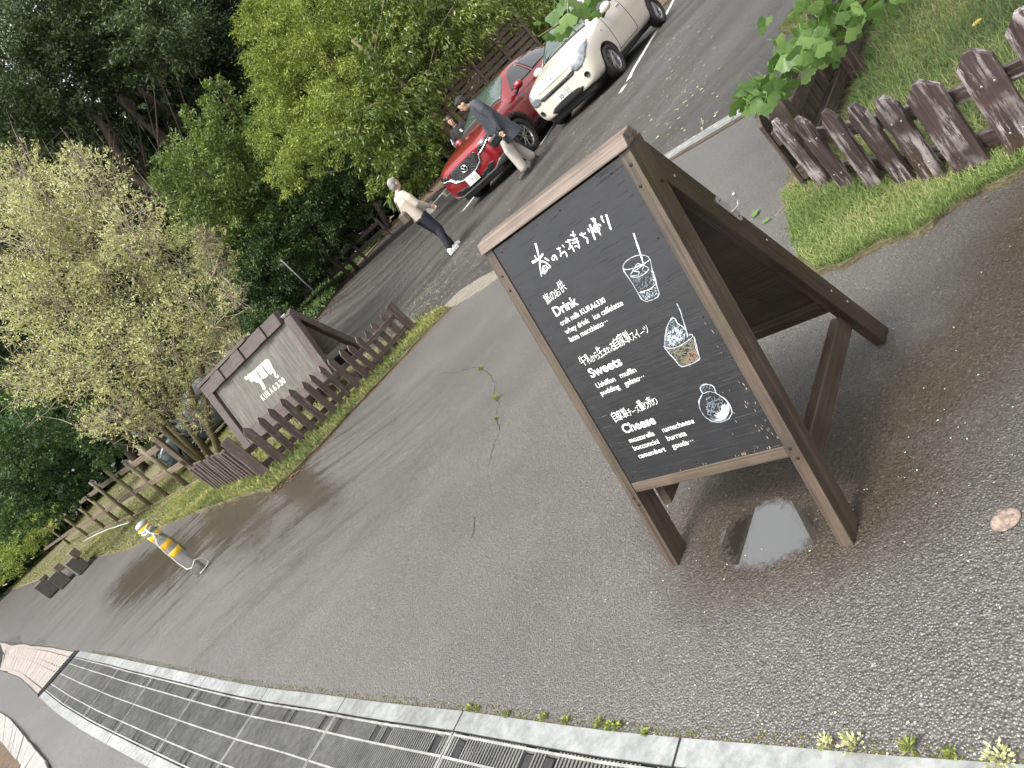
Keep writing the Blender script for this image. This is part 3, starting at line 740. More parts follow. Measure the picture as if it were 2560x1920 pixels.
# bottom rail under the panel, inner rail, rear panel and rails, side struts
m = MB(); m.beam(F3(.001, .292, -.030), F3(WB - .001, .292, -.030), .056, .033, s_, .002); m.build('bottom_rail', 'board_wood', board)
sr = (-b_ * math.sin(R(22.3)) + UP * math.cos(R(22.3))); nr = a_.cross(sr) * -1
RB = lambda i, z, k=0.: a_ * i + b_ * (.8155 - z * .4122 + .02) + UP * z + nr * k
m = MB(); q = [RB(.013, .30), RB(WB - .0145, .30), RB(WB - .0145, 1.09), RB(.013, 1.09)]; q2 = [v + nr * .01 for v in q]
m.add(q + q2, [(3, 2, 1, 0), (4, 5, 6, 7), (0, 1, 5, 4), (1, 2, 6, 5), (2, 3, 7, 6), (3, 0, 4, 7)]); m.lc = [(Vector(v).dot(a_) + 4, Vector(v).z, 0) for v in m.v]
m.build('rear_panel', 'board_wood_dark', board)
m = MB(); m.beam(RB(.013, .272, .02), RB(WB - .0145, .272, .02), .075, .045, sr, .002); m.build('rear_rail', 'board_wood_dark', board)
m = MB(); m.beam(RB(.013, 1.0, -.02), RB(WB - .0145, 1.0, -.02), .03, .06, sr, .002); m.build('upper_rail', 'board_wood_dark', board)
for i in (WB - .0175, .0175):
    st = [(.135, .142), (.757, .142), (.727, .212), (.157, .212)]
    m = MB(); m.prism(st, a_ * (i - .0165), b_, UP, a_, 0, .033, 0)
    m.lc = [(Vector(v).dot(b_) + i * 50, Vector(v).z, Vector(v).dot(a_)) for v in m.v]
    o = m.build('side_strut', 'board_wood', board); bev = o.modifiers.new('bevel', 'BEVEL'); bev.width = .003; bev.segments = 2
# screws in the legs
def screw(i, j, r=.0048, k=0.):
    m = MB(); m.lathe([(r, 0), (r, .0012), (r * .6, .0018)], F3(i, j, k), n_, 10); m.build('screw', 'screw_black', board)
for i, j in ((WB + .018, 1.118), (WB + .012, 1.062), (-.018, 1.07), (-.020, 1.02), (-.018, .26), (-.012, .235), (WB + .014, .30), (WB + .020, .27)): screw(i, j)
for z in (.98,): 
    m = MB(); m.lathe([(.005, 0), (.005, .0012)], bz(WB + .036, .06 + tl * z, z), a_, 10); m.build('screw', 'screw_black', board)
for z, bb in ((.95, .42), (.60, .585), (.30, .70), (.22, .74)):
    m = MB(); m.lathe([(.004, 0), (.004, .0015)], bz(WB + .0205, bb + .04, z), a_, 10); m.build('screw', 'zinc', board)
for i, j in ((.03, 1.13), (.3, 1.13), (.50, 1.13), (.02, .95), (.525, .93), (.02, .73), (.525, .70), (.02, .50), (.525, .5), (.02, .33), (.27, .325)): screw(i, j, .0026, -.004)
# padlock hasp on the rear leg
hk = empty('latch', OB, 0); bpy.data.objects.remove(hk)
d = Vector((.4122, 0, -1)).normalized(); dd = b_ * d.x + UP * d.z; pp = a_.cross(dd)
if pp.dot(b_) < 0: pp = -pp
rc = b_ * .566 + UP * .760 + a_ * (WB + .0225)
m = MB(); pl_ = []
for k in range(9): t = math.pi * k / 8; pl_.append((-.045 - .012 * math.sin(t), .012 * math.cos(t)))
for k in range(9): t = math.pi * k / 8; pl_.append((.045 + .012 * math.sin(t), -.012 * math.cos(t)))
m.prism([(x, y) for x, y in pl_], rc, dd, pp, a_, -.001, .0015)
hp = m.build('hasp_plate', 'zinc', board)
m = MB(); m.tube([rc + dd * (.004) + a_ * .003 + pp * -.012, rc + dd * .018 + a_ * .006 + pp * .006, rc + dd * .026 + a_ * .010 + pp * .022, rc + dd * .018 + a_ * .014 + pp * .036, rc + dd * .004 + a_ * .018 + pp * .040, rc - dd * .008 + a_ * .02 + pp * .036], .0032, 8); m.build('hook', 'zinc', hp)
for k in (-.042, .042):
    m = MB(); m.lathe([(.003, 0), (.003, .001)], rc + dd * k + a_ * .0015, a_, 8); m.build('screw', 'screw_black', hp)

# ---- lettering
def text_mesh(txt, bold=0., shear=0.):
    cu = bpy.data.curves.new('t', 'FONT'); cu.body = txt; cu.size = 1; cu.offset = bold; cu.shear = shear; cu.resolution_u = 3
    o = bpy.data.objects.new('t', cu); COL.objects.link(o); dg = bpy.context.evaluated_depsgraph_get(); dg.update()
    me = bpy.data.meshes.new_from_object(o.evaluated_get(dg)); V = np.array([tuple(v.co) for v in me.vertices]).reshape(-1, 3); F = [tuple(p.vertices) for p in me.polygons]
    bpy.data.objects.remove(o); bpy.data.curves.remove(cu); bpy.data.meshes.remove(me); return V, F
def put_text(txt, x0, x1, y, h, P, parent, mat='white_lettering', bold=.012, name='lettering', shear=0., ref='x', capref=None):
    """baseline from x0 to x1 at height y; h = cap height. P(x,y)->point"""
    V, F = text_mesh(txt, bold, shear)
    if not len(V): return
    cap = capref or .70
    sy = h / cap; sx = (x1 - x0) / (V[:, 0].max() - V[:, 0].min()); mnx = V[:, 0].min()
    m = MB(); m.add([P(x0 + (v[0] - mnx) * sx, y + v[1] * sy) for v in V], F)
    return m.build(name, mat, parent)
PP = lambda x, y: F3(x, y, -.0032)
for txt, x0, x1, y, h, bo in (('Drink', .088, .190, .8815, .029, .022), ('craft milk KURA6330', .088, .280, .8495, .0165, .008), ('whey drink', .087, .192, .8205, .0165, .008), ('ice caffelatte', .211, .328, .8205, .0165, .008), ('latte macchiato\u22ef', .087, .250, .7935, .0165, .008),
                          ('Sweets', .086, .218, .6685, .029, .022), ('Ushiffon', .085, .164, .632, .0165, .008), ('muffin', .186, .249, .634, .0165, .008), ('pudding', .085, .164, .6065, .0165, .008), ('gelato\u22ef', .186, .264, .6065, .0165, .008),
                          ('Cheese', .087, .216, .471, .029, .022), ('mozzarella', .087, .188, .4375, .0165, .008), ('namacheese', .221, .336, .4385, .0165, .008), ('bocconcini', .086, .188, .410, .0165, .008), ('burrata', .220, .291, .410, .0165, .008), ('camembert', .088, .195, .3815, .0165, .008), ('gouda\u22ef', .222, .300, .3825, .0165, .008)):
    put_text(txt, x0, x1, y, h, PP, board, bold=bo)
def bpx(u, v):                                   # photograph point on the panel -> panel coordinates
    q = onplane(u, v, OB + n_ * -.0032, n_) - OB; return q.dot(a_), q.dot(s_)
ZA = lambda x, y: bpx(1300 + x / 6.1444, 480 + y / 6.1444)
ZB = lambda x, y: bpx(1320 + x / 6.9125, 680 + y / 6.9125)
ZC = lambda x, y: bpx(1440 + x / 6.1444, 940 + y / 6.1444)
Z3 = lambda x, y: bpx(1260 + x / 3.16, 600 + y / 3.16)
def stroke(m, pts, w0, w1=None, lift=.0, jit=0., taper=True):
    """brush stroke as a flat ribbon on the panel; widths in metres"""
    w1 = w0 if w1 is None else w1; P_ = [Vector(p) for p in pts]; Q = [P_[0]]
    for a, b in zip(P_, P_[1:]):
        k = max(1, int((b - a).length / .004))
        for j in range(1, k + 1): Q.append(a.lerp(b, j / k))
    if len(Q) > 3:
        for _ in range(1): Q = [Q[0]] + [(Q[i - 1] + Q[i] * 2 + Q[i + 1]) / 4 for i in range(1, len(Q) - 1)] + [Q[-1]]
    n = len(Q); V = []
    for i, p in enumerate(Q):
        t = (Q[min(i + 1, n - 1)] - Q[max(i - 1, 0)]).normalized(); s2 = Vector((-t.y, t.x)); f = i / max(1, n - 1)
        w = (w0 + (w1 - w0) * f) / 2 * (1 + random.uniform(-jit, jit))
        if taper and i == n - 1: w *= .55
        for sg in (-1, 1): q = p + s2 * w * sg; V.append(F3(q.x, q.y, -.0032 + lift))
    m.add(V, [(2 * i, 2 * i + 1, 2 * i + 3, 2 * i + 2) for i in range(n - 1)])
T = {'kura': [([(235, 785), (262, 880), (290, 1000)], 9, 6), ([(185, 1085), (250, 1050), (305, 1020), (355, 945)], 9, 8), ([(225, 975), (262, 1045)], 5, 5), ([(300, 1005), (318, 1100)], 6, 5), ([(300, 1080), (312, 1180), (332, 1300)], 6, 5),
              ([(305, 1075), (360, 1060), (420, 1100), (475, 1155)], 6, 6), ([(378, 1010), (448, 1058)], 6, 5), ([(345, 1150), (352, 1255)], 4, 4), ([(345, 1150), (395, 1128)], 4, 4), ([(352, 1190), (400, 1165)], 4, 4), ([(358, 1225), (405, 1200)], 4, 4), ([(400, 1120), (432, 1180), (372, 1262)], 4, 5), ([(470, 1150), (410, 1185)], 5, 4)],
     'no': [([(488, 1005), (498, 1050), (520, 1055), (535, 1000), (520, 965), (495, 990)], 5, 5), ([(520, 965), (555, 985), (573, 1050)], 5, 5)],
     'o': [([(562, 872), (590, 880), (628, 855)], 4.5, 4), ([(590, 845), (625, 930), (640, 985), (615, 995), (625, 955), (690, 905), (708, 930), (724, 1000)], 5, 5), ([(648, 812), (682, 850)], 5, 5)],
     'ji': [([(698, 765), (730, 770), (775, 730)], 5, 5), ([(735, 728), (770, 800), (765, 870), (745, 880)], 6, 5), ([(745, 880), (805, 830)], 4, 4), ([(768, 660), (800, 668), (858, 655)], 5, 5), ([(808, 598), (838, 700)], 6, 5), ([(792, 745), (888, 715)], 5, 5), ([(800, 790), (908, 755)], 5, 5), ([(862, 700), (900, 800), (920, 868), (885, 835)], 5, 4), ([(790, 820), (838, 922)], 6, 5), ([(840, 840), (880, 820)], 4, 4)],
     'chi': [([(915, 650), (945, 668), (1010, 630)], 5, 5), ([(945, 622), (968, 690), (1000, 700), (1035, 705), (1040, 795)], 5, 6)],
     'kae': [([(1040, 560), (1055, 590), (1075, 625)], 5, 5), ([(1070, 500), (1110, 610), (1155, 735)], 8, 7), ([(1088, 420), (1130, 400), (1158, 410), (1160, 435), (1115, 450)], 5, 5), ([(1115, 450), (1165, 450), (1170, 480), (1135, 495)], 5, 5), ([(1130, 525), (1185, 500), (1240, 495), (1245, 530)], 5, 5), ([(1120, 545), (1140, 610), (1180, 615)], 5, 5), ([(1140, 560), (1215, 535), (1228, 600), (1185, 610)], 5, 5), ([(1175, 520), (1205, 600), (1245, 665)], 6, 5), ([(1150, 585), (1215, 565)], 4, 4)],
     'ri': [([(1250, 365), (1262, 430), (1298, 470)], 7, 5), ([(1320, 345), (1345, 410), (1370, 500), (1400, 582)], 8, 7)]}
for k_, sts in T.items():
    m = MB()
    for n__, (pts_, w0, w1) in enumerate(sts): stroke(m, [ZA(*p) for p in pts_], w0 * .00082, w1 * .00082, .00002 * n__, .12)
    m.build('brush_character', 'white_lettering', board)
def hand(txt, P0, P1, h, bold=-.002):
    n = len(txt); x = 0; ws = [(.8 if ord(c) > 0x3400 else .62) * random.uniform(.9, 1.1) for c in txt]; tot = sum(ws); 
    for c, w in zip(txt, ws):
        xa = P0[0] + (P1[0] - P0[0]) * x / tot; xb = P0[0] + (P1[0] - P0[0]) * (x + w * .92) / tot; y = P0[1] + (P1[1] - P0[1]) * x / tot
        big = h * (1.15 if ord(c) > 0x3400 else .78) * random.uniform(.92, 1.1)
        V, F = text_mesh(c, bold); 
        if len(V):
            mn, mx_ = V.min(0), V.max(0); m = MB(); sl = .22
            pts3 = []
            for v in V:
                uy = (v[1] - mn[1]) / max(.2, mx_[1] - mn[1]) if mx_[1] - mn[1] > .3 else (v[1]) 
                ux = (v[0] - mn[0]) / (mx_[0] - mn[0])
                pts3.append(F3(xa + ux * (xb - xa) - sl * 0 + uy * big * -.10, y + uy * big * 1.0 + ux * .12 * big, -.0032))
            m.add(pts3, F); m.build('brush_character', 'white_lettering', board)
        x += w
hand('旅のお供', (.083, .924), (.183, .934), .030)
hand('牛乳から生まれる自家製スイーツ', (.080, .708), (.362, .722), .029)
hand('自家製チーズ量り売り', (.079, .512), (.262, .524), .028)

# ---- chalk drawings
def chalk(name, mat, lines, w=.0018, lift=.0):
    m = MB()
    for L in lines: stroke(m, L, w * random.uniform(.8, 1.3), w * random.uniform(.6, 1.2), lift, .35, True)
    return m.build(name, mat, board)
def scrib(f, pts_, n, ln, ang, jit=.3, col=None):
    """short chalk marks filling a polygon given in zoom coordinates"""
    poly = [f(*p) for p in pts_]; xs = [p[0] for p in poly]; ys = [p[1] for p in poly]; out = []
    while len(out) < n:
        x, y = random.uniform(min(xs), max(xs)), random.uniform(min(ys), max(ys))
        if inpoly(x, y, poly):
            a = ang + random.gauss(0, jit); l = ln * random.uniform(.4, 1.3)
            out.append([(x - math.cos(a) * l / 2, y - math.sin(a) * l / 2), (x, y + random.gauss(0, .0006)), (x + math.cos(a) * l / 2, y + math.sin(a) * l / 2)])
    return out
def dbl(f, pts_, k=2, j=2.5): return [[f(x + random.gauss(0, j), y + random.gauss(0, j)) for x, y in pts_] for _ in range(k)]
glass_side = [(1590, 1190), (1650, 1290), (1730, 1410), (1800, 1530), (1870, 1650)]
lines = dbl(ZA, [(1580, 1190), (1585, 1130), (1620, 1070), (1700, 1010), (1800, 972), (1910, 968), (1975, 995), (2005, 1050)]) + dbl(ZA, [(1580, 1175), (1640, 1195), (1730, 1175), (1850, 1125), (1950, 1075), (1995, 1040)], 1) + dbl(ZA, glass_side, 3) + dbl(Z3, [(945, 240), (990, 310), (1045, 395), (1090, 470), (1120, 487), (1165, 475), (1215, 450), (1228, 420)], 2) \
    + dbl(Z3, [(1155, 150), (1165, 220), (1190, 300), (1210, 370), (1228, 420)], 3) + dbl(ZA, [(1690, 1275), (1740, 1200), (1800, 1092), (1890, 1120), (1790, 1195), (1740, 1215), (1690, 1275)], 2) + dbl(ZA, [(1700, 1290), (1820, 1280), (1840, 1225), (1730, 1212)], 2) + dbl(ZA, [(1905, 1130), (1985, 1165), (1960, 1225), (1870, 1210), (1905, 1130)], 2) \
    + dbl(ZA, [(1700, 1300), (1780, 1312), (1880, 1280), (1950, 1230), (1990, 1180)], 2) + dbl(Z3, [(1070, 415), (1110, 400), (1150, 392), (1180, 360), (1205, 345)], 2) + dbl(ZA, [(1750, 1180), (1820, 1120), (1870, 1160)], 1)
chalk('glass_drawing', 'chalk_white', lines, .0017)
chalk('glass_shading', 'chalk_blue', scrib(Z3, [(985, 290), (1150, 240), (1190, 350), (1060, 400)], 60, .012, .5) + scrib(Z3, [(1075, 420), (1195, 370), (1220, 430), (1120, 480)], 80, .004, .9, 1.2), .0012)
chalk('foam_marks', 'chalk_white', scrib(Z3, [(1075, 420), (1195, 370), (1220, 430), (1120, 480)], 60, .0035, .9, 1.4) + scrib(Z3, [(1150, 200), (1170, 200), (1205, 340), (1185, 345)], 30, .006, 1.2, .8), .0011, .0001)
chalk('straw_drawing', 'chalk_white', [[ZA(1745, 632), ZA(1785, 760), ZA(1850, 950), ZA(1902, 1130)]], .0052)
cream = [(1272, 845), (1270, 770), (1288, 690), (1308, 640), (1330, 608), (1352, 620), (1372, 660), (1420, 690), (1442, 720), (1452, 765), (1400, 820), (1340, 850)]
cup = [(1275, 845), (1340, 855), (1400, 832), (1470, 785), (1495, 762), (1520, 850), (1548, 935), (1500, 970), (1420, 998), (1385, 985), (1330, 910)]
chalk('cream_shading', 'chalk_blue', scrib(Z3, cream, 150, .010, 1.0, .6), .0018)
chalk('cream_marks', 'chalk_white', scrib(Z3, [(1290, 820), (1290, 740), (1340, 690), (1400, 700), (1440, 760), (1390, 815), (1340, 835)], 110, .008, .9, .6), .0015, .0001)
chalk('cup_fill', 'chalk_cream', scrib(Z3, cup, 200, .012, .4, .5), .0026)
chalk('crumbs', 'chalk_orange', scrib(Z3, [(1420, 960), (1450, 900), (1500, 850), (1530, 880), (1545, 930), (1480, 970), (1430, 985)], 130, .0035, .6, 1.5), .0018, .0001)
chalk('cup_drawing', 'chalk_white', dbl(Z3, cream[:10], 2) + dbl(Z3, [(1265, 838), (1285, 855), (1340, 852), (1400, 832), (1470, 785), (1496, 760), (1490, 745), (1455, 745)], 2) + dbl(Z3, [(1270, 850), (1300, 885), (1345, 940), (1380, 985), (1400, 1002), (1440, 995), (1500, 972), (1550, 938), (1545, 920), (1520, 840), (1500, 762)], 2) + dbl(Z3, [(1370, 505), (1392, 560), (1415, 630), (1440, 712)], 4, 3), .0015, .00015)
cheese = [(1572, 1215), (1548, 1180), (1560, 1152), (1590, 1136), (1640, 1145), (1662, 1168), (1674, 1212), (1700, 1225), (1750, 1255), (1790, 1310), (1800, 1365), (1775, 1415), (1705, 1440), (1640, 1430), (1580, 1392), (1547, 1330), (1540, 1275), (1572, 1215)]
chalk('cheese_shading', 'chalk_blue', scrib(Z3, [(1600, 1240), (1700, 1240), (1780, 1320), (1760, 1410), (1680, 1425), (1620, 1400), (1600, 1330)], 110, .014, .3, .5) + scrib(Z3, cheese[:7], 20, .006, .5, .8), .0018)
chalk('cheese_drawing', 'chalk_white', dbl(Z3, cheese, 2) + [[Z3(1690 + r * math.cos(t) * .9, 1330 + r * math.sin(t)) for t in np.linspace(-.5 + random.uniform(-.2, .2), 1.9 + random.uniform(-.4, .3), 9)] for r in np.linspace(35, 100, 14)] + dbl(Z3, [(1572, 1215), (1620, 1200), (1674, 1212)], 1), .0013, .0001)
m = MB()
for _ in range(46):
    t = random.random(); x, y = (random.uniform(.42, .538), random.uniform(.318, .50)) if t < .8 else (random.uniform(.515, .542), random.uniform(.5, .68))
    if random.random() < .4: x = random.uniform(.50, .542)
    if random.random() < .25: x, y = random.uniform(.2, .54), .3115
    stroke(m, [(x, y), (x + random.uniform(-.002, .002), y + random.uniform(.003, .010))], random.uniform(.0012, .003), .0008, 0, .3)
m.build('chipped_paint', 'chipped_wood', board)
# ------------------------------------------------------------------ picket fences
def picket(parent, base, h, w, dirn, lean=(0, 0), th=.020, mat='picket_wood', tip=.045, name='picket', blunt=.012, O=None):
    """base point, along-fence direction; pointed top"""
    base = Vector(base) - O; d = Vector((dirn[0], dirn[1], 0)).normalized(); up = Vector((lean[0], lean[1], 1)).normalized(); az = d.cross(up)
    poly = [(-w / 2, -.03), (w / 2, -.03), (w / 2, h - tip), (blunt, h), (-blunt, h), (-w / 2, h - tip)]
    m = MB(); m.prism(poly, base, d, up, az, -th / 2, th / 2, .002)
    # turn lc so that the grain runs up the picket, with a random offset
    return m.build(name, mat, parent)
# right-hand fence beside the verge: posts and rails behind a row of pickets
A0, A1 = Vector((1.79, 3.30)), Vector((1.93, 1.78)); cn = A0.copy()
fr = empty('picket_fence', onto(A0), 0, 'weathered dark purple picket fence on the right-hand verge, nearest to the camera', 'fence'); FO = Vector(fr.location)
bases = [(1.775, 3.215), (1.745, 3.01), (1.735, 2.815), (1.73, 2.63), (1.735, 2.48), (1.775, 2.335), (1.85, 2.17), (1.935, 2.02), (2.02, 1.87)]
hs = [.43, .425, .425, .42, .415, .42, .435, .475, .47]; wd = [.078, .078, .080, .085, .092, .118, .112, .118, .11]
dirs = [(.25, -1)] * 3 + [(.2, -1), (.3, -1), (.5, -.95), (.55, -.9), (.55, -.9), (.5, -.9)]
for (x, y), h, w, dr in zip(bases, hs, wd, dirs):
    picket(fr, (x, y, .02), h, w, dr, (random.uniform(-.03, .0), random.uniform(-.01, .05)), .022, O=FO, tip=.05)
rl_pts = [(1.815, 3.25), (1.785, 2.9), (1.78, 2.6), (1.81, 2.38), (1.895, 2.16), (2.06, 1.84)]
for z in (.10, .30):
    for a, b in zip(rl_pts[::1], rl_pts[1:]):
        m = MB(); m.beam(Vector((a[0] + .01, a[1], z)) - FO, Vector((b[0] + .01, b[1], z)) - FO, .024, .062, UP, .003); m.build('rail', 'picket_wood', fr)
for (x, y), (sx, sy) in zip(bases, dirs):
    nx = Vector((sy, -sx, 0)).normalized()
    if nx.x > 0: nx = -nx
    for z in (.10, .30):
        for k in (-.02, .02):
            dv = Vector((sx, sy, 0)).normalized(); m = MB(); m.lathe([(.0042, 0), (.0042, .0012), (.0025, .0016)], Vector((x, y, z + .02)) + nx * .0115 + dv * k - FO, nx, 8); m.build('screw', 'zinc', fr)
# second side of that fence, running back to the right: dark inner side with two rails
B0, BD = Vector((1.80, 3.36)), Vector((.79, .61)).normalized(); BN = Vector((-BD.y, BD.x))
fb = empty('picket_fence', onto(B0), 0, 'dark brown picket fence running back under the ginkgo leaves, seen from its inner side', 'fence'); BO = Vector(fb.location)
for i in range(30):
    p = B0 + BD * (.05 + i * .125) + BN * .035
    picket(fb, (p.x, p.y, .02), random.uniform(.41, .46), .098, BD, (random.uniform(-.03, .02), random.uniform(-.02, .03)), .02, 'fence_dark_wood', O=BO)
for z in (.11, .33):
    for k in range(3):
        a, b = B0 + BD * (k * 1.3), B0 + BD * (k * 1.3 + 1.28); m = MB(); m.beam(Vector((a.x, a.y, z)) - BO, Vector((b.x, b.y, z)) - BO, .045, .085, UP, .004); m.build('rail', 'fence_dark_wood', fb)
for t in (.06, 1.22, 2.5, 3.8):
    p = B0 + BD * t - BN * .06; m = MB(); m.beam(Vector((p.x, p.y, -.02)) - BO, Vector((p.x, p.y, .52)) - BO, .09, .07, BD.to_3d(), .004); m.build('post', 'fence_dark_wood', fb)

# left picket fence in front of the sign
tips = [((1039, 827), (968, 766)), ((1010, 862), (957, 790)), ((985, 893), (934, 808)), ((958, 915), (919, 828)), ((935, 945), (897, 847)), ((905, 965), (877, 866)), ((880, 985), (860, 885)), ((850, 1000), (842, 910)),
        ((822, 1030), (815, 928)), ((795, 1062), (793, 946)), ((765, 1095), (768, 968)), ((752, 1108), (749, 990)), ((712, 1130), (724, 1013)), ((690, 1152), (698, 1040)), ((675, 1170), (668, 1058)), ((640, 1196), (636, 1080)), ((622, 1206), (612, 1094))]
line_px = [(1039, 827), (1000, 872), (970, 906), (930, 950), (890, 987), (850, 1030), (810, 1068), (764, 1110), (720, 1155), (672, 1192)]
LP = [G(*q) for q in line_px]; LPx = resample([p.xy for p in LP], .02)
fl_ = empty('picket_fence', onto(LPx[0]), 0, 'long weathered brown picket fence on the grass strip in front of the cow sign', 'fence'); LO = Vector(fl_.location)
NPK = 17; tot = len(LPx) - 1
for i in range(NPK):
    k = int(tot * i / (NPK - 1)); p = LPx[k]; q = LPx[min(tot, k + 4)] - LPx[max(0, k - 4)]
    h = .50 + .08 * ssf(i / 12) + random.uniform(-.02, .02); post = i in (0, 16)
    picket(fl_, (p.x, p.y, terr(*p) + .02), h + (.03 if post else 0), .10 if not post else .11, q, (random.uniform(-.06, .02), random.uniform(-.03, .03)), .024 if not post else .07, 'picket_wood_far', O=LO, blunt=.01 if not post else .04, tip=.06 if not post else .015, name='post' if post else 'picket')
for z in (.13, .36):
    for k in range(0, tot - 2, 45):
        a, b = LPx[k], LPx[min(tot, k + 45)]; nn = Vector((-(b - a).y, (b - a).x)).normalized(); nn = nn if nn.y > 0 else -nn
        a = a + nn * .035; b = b + nn * .035
        m = MB(); m.beam(Vector((a.x, a.y, terr(*a) + z)) - LO, Vector((b.x, b.y, terr(*b) + z)) - LO, .03, .07, UP, .003); m.build('rail', 'picket_wood_far', fl_)
# low close-boarded fence joining it
Q0, Q1 = G(660, 1196), G(520, 1236); Q1 = Q0 + (Q1 - Q0) * .75
fc = empty('slat_fence', Q0, 0, 'short close-set fence of narrow purple-brown slats left of the cow sign', 'fence'); CO2 = Vector(fc.location); qd = (Q1 - Q0)
for i in range(15):
    p = Q0 + qd * (i / 14); picket(fc, (p.x, p.y, terr(p.x, p.y) + .02), .50 + random.uniform(-.03, .03), .075, qd, (random.uniform(-.05, .05), 0), .03, 'picket_wood_far', tip=.02, blunt=.02, O=CO2, name='slat')
for z in (.14, .36):
    m = MB(); a = Q0.copy(); b = Q1.copy(); nn = Vector((-qd.y, qd.x, 0)).normalized() * .04; nn = nn if nn.dot(Q0) > 0 else -nn; m.beam(a - CO2 + UP * z + nn, b - CO2 + UP * (z + terr(b.x, b.y) - b.z) + nn, .03, .06, UP); m.build('rail', 'picket_wood_far', fc)

# ------------------------------------------------------------------ curved rail fence at the far left
z1 = lambda x, y: (x / 3.16, 950 + y / 3.16)
rp = [((1500, 680), (1190, 430)), ((1500, 850), (1060, 530)), ((1340, 930), (960, 670)), ((1210, 1005), (800, 730)), ((1070, 1080), (700, 810)), ((960, 1130), (690, 940)), ((850, 1180), (560, 960)), ((710, 1240), (400, 1050)), ((560, 1300), (330, 1130))]
rf = empty('rail_fence', G(*z1(*rp[1][0])), 0, 'curving weathered rail fence with round posts at the far left', 'fence'); RO = Vector(rf.location)
tops, bots = [], []
for i, (bt, tp) in enumerate(rp):
    g0 = G(*z1(*bt))
    if i == 0: g0 = AT(*z1(*bt), 13.6); g0.z = terr(g0.x, g0.y)
    nn = Vector((g0.x, g0.y, 0)).normalized(); tt = onplane(*z1(*tp), g0, nn); h = min(1.75, (tt.z - g0.z)); bots.append(g0); tops.append(h)
    m = MB()
    if i == 0: m.beam(g0 - RO, g0 - RO + UP * (h + .05), .13, .09, (1, 0, 0), .006)
    else: m.tube([g0 - RO + UP * -.05, g0 - RO + UP * (h * .5), g0 - RO + UP * h], [.058, .055, .052], 10)
    m.build('post', 'round_post_wood' if i else 'rail_wood', rf)
rails = [[(1250, 530), (1060, 665), (870, 790), (740, 890), (600, 990), (510, 1060), (440, 1110), (360, 1175), (300, 1230)], [(1440, 660), (1230, 790), (1000, 920), (880, 1005), (760, 1080), (650, 1140), (560, 1190), (450, 1270), (350, 1340)], [(1590, 800), (1420, 890), (1250, 980), (1100, 1060), (960, 1115), (850, 1165), (740, 1215), (640, 1262)]]
for rr in rails:
    W_ = []
    for k, q in enumerate(rr):
        # distance of the fence plane below this pixel: interpolate over post distances
        uq, vq = z1(*q); t = k / (len(rr) - 1) * (len(bots) - 1); i0 = int(min(t, len(bots) - 1.001)); dep = [((b - CAM).dot(Fv)) for b in bots]
        # find the depth by nearest position along the row of posts (compare azimuth)
        r = ray(uq, vq); az = math.atan2(r.x, r.y); azs = [math.atan2(b.x, b.y) for b in bots[1:]]; dp = dep[1:]
        j = 0
        while j < len(azs) - 2 and az < azs[j + 1]: j += 1
        f = (az - azs[j]) / (azs[j + 1] - azs[j]) if abs(azs[j + 1] - azs[j]) > 1e-6 else 0; f = max(-.6, min(1.3, f)); dd_ = dp[j] + f * (dp[j + 1] - dp[j])
        W_.append(AT(uq, vq, dd_ - .12) - RO)
    for a, b in zip(W_, W_[1:]):
        m = MB(); m.beam(a, b, .045, .12, UP, .006); m.build('rail', 'rail_wood', rf)
# stacked sleepers / planter blocks where that fence ends
sb = [((150, 1530), (620, 1330), 0), ((470, 1460), (640, 1260), 1)]
for i, (u, v, L_, hh, ang, mt, lab) in enumerate([(75, 1440, 3.2, .5, 58, 'block_dark', 'dark concrete block at the outer end of the sleeper pile by the far fence'), (115, 1425, 2.4, .45, 58, 'block_dark', 'dark concrete block between two others under the end of the far fence'), (172, 1400, 2.6, .45, 57, 'block_dark', 'dark concrete block closest to the grass strip under the far fence'),
                                                (70, 1418, 2.6, .22, 58, 'rail_wood', 'squared timber lying on the outer concrete block'), (112, 1395, 2.4, .22, 58, 'rail_wood', 'squared timber lying over the middle concrete blocks'), (165, 1372, 3.0, .25, 57, 'rail_wood', 'long squared timber on the concrete block nearest to the grass strip')]):
    g0 = AT(u, v, 21.0 - (i % 3) * .8); base = terr(g0.x, g0.y)
    d = Vector((math.cos(R(180 - ang)), math.sin(R(180 - ang)), 0)); wood = mt == 'rail_wood'
    L_ *= .62; zc = base + (hh / 2 if not wood else .45 + hh / 2 - .1)
    g0.z = base; O_ = Vector(g0)
    m = MB(); c = Vector((0, 0, zc - base)); m.beam(c - d * L_ / 2, c + d * L_ / 2, .35 if not wood else .2, hh, UP, .01)
    o = m.build('concrete_block' if not wood else 'timber', mt); o.location = O_; tag(o, lab, 'block' if not wood else 'timber')
# white cable along the fence foot
pw = [AT(*z1(x, y), 14.5 + i * .8) for i, (x, y) in enumerate([(1590, 850), (1480, 900), (1370, 960), (1290, 975), (1230, 1020), (1130, 1070), (1040, 1120), (960, 1145), (850, 1180), (740, 1230), (660, 1275)])]
m = MB(); m.tube(pw, .014, 6); tag(m.build('cable', 'rope_white'), 'pale loose cable strung along the foot of the far rail fence', 'cable')

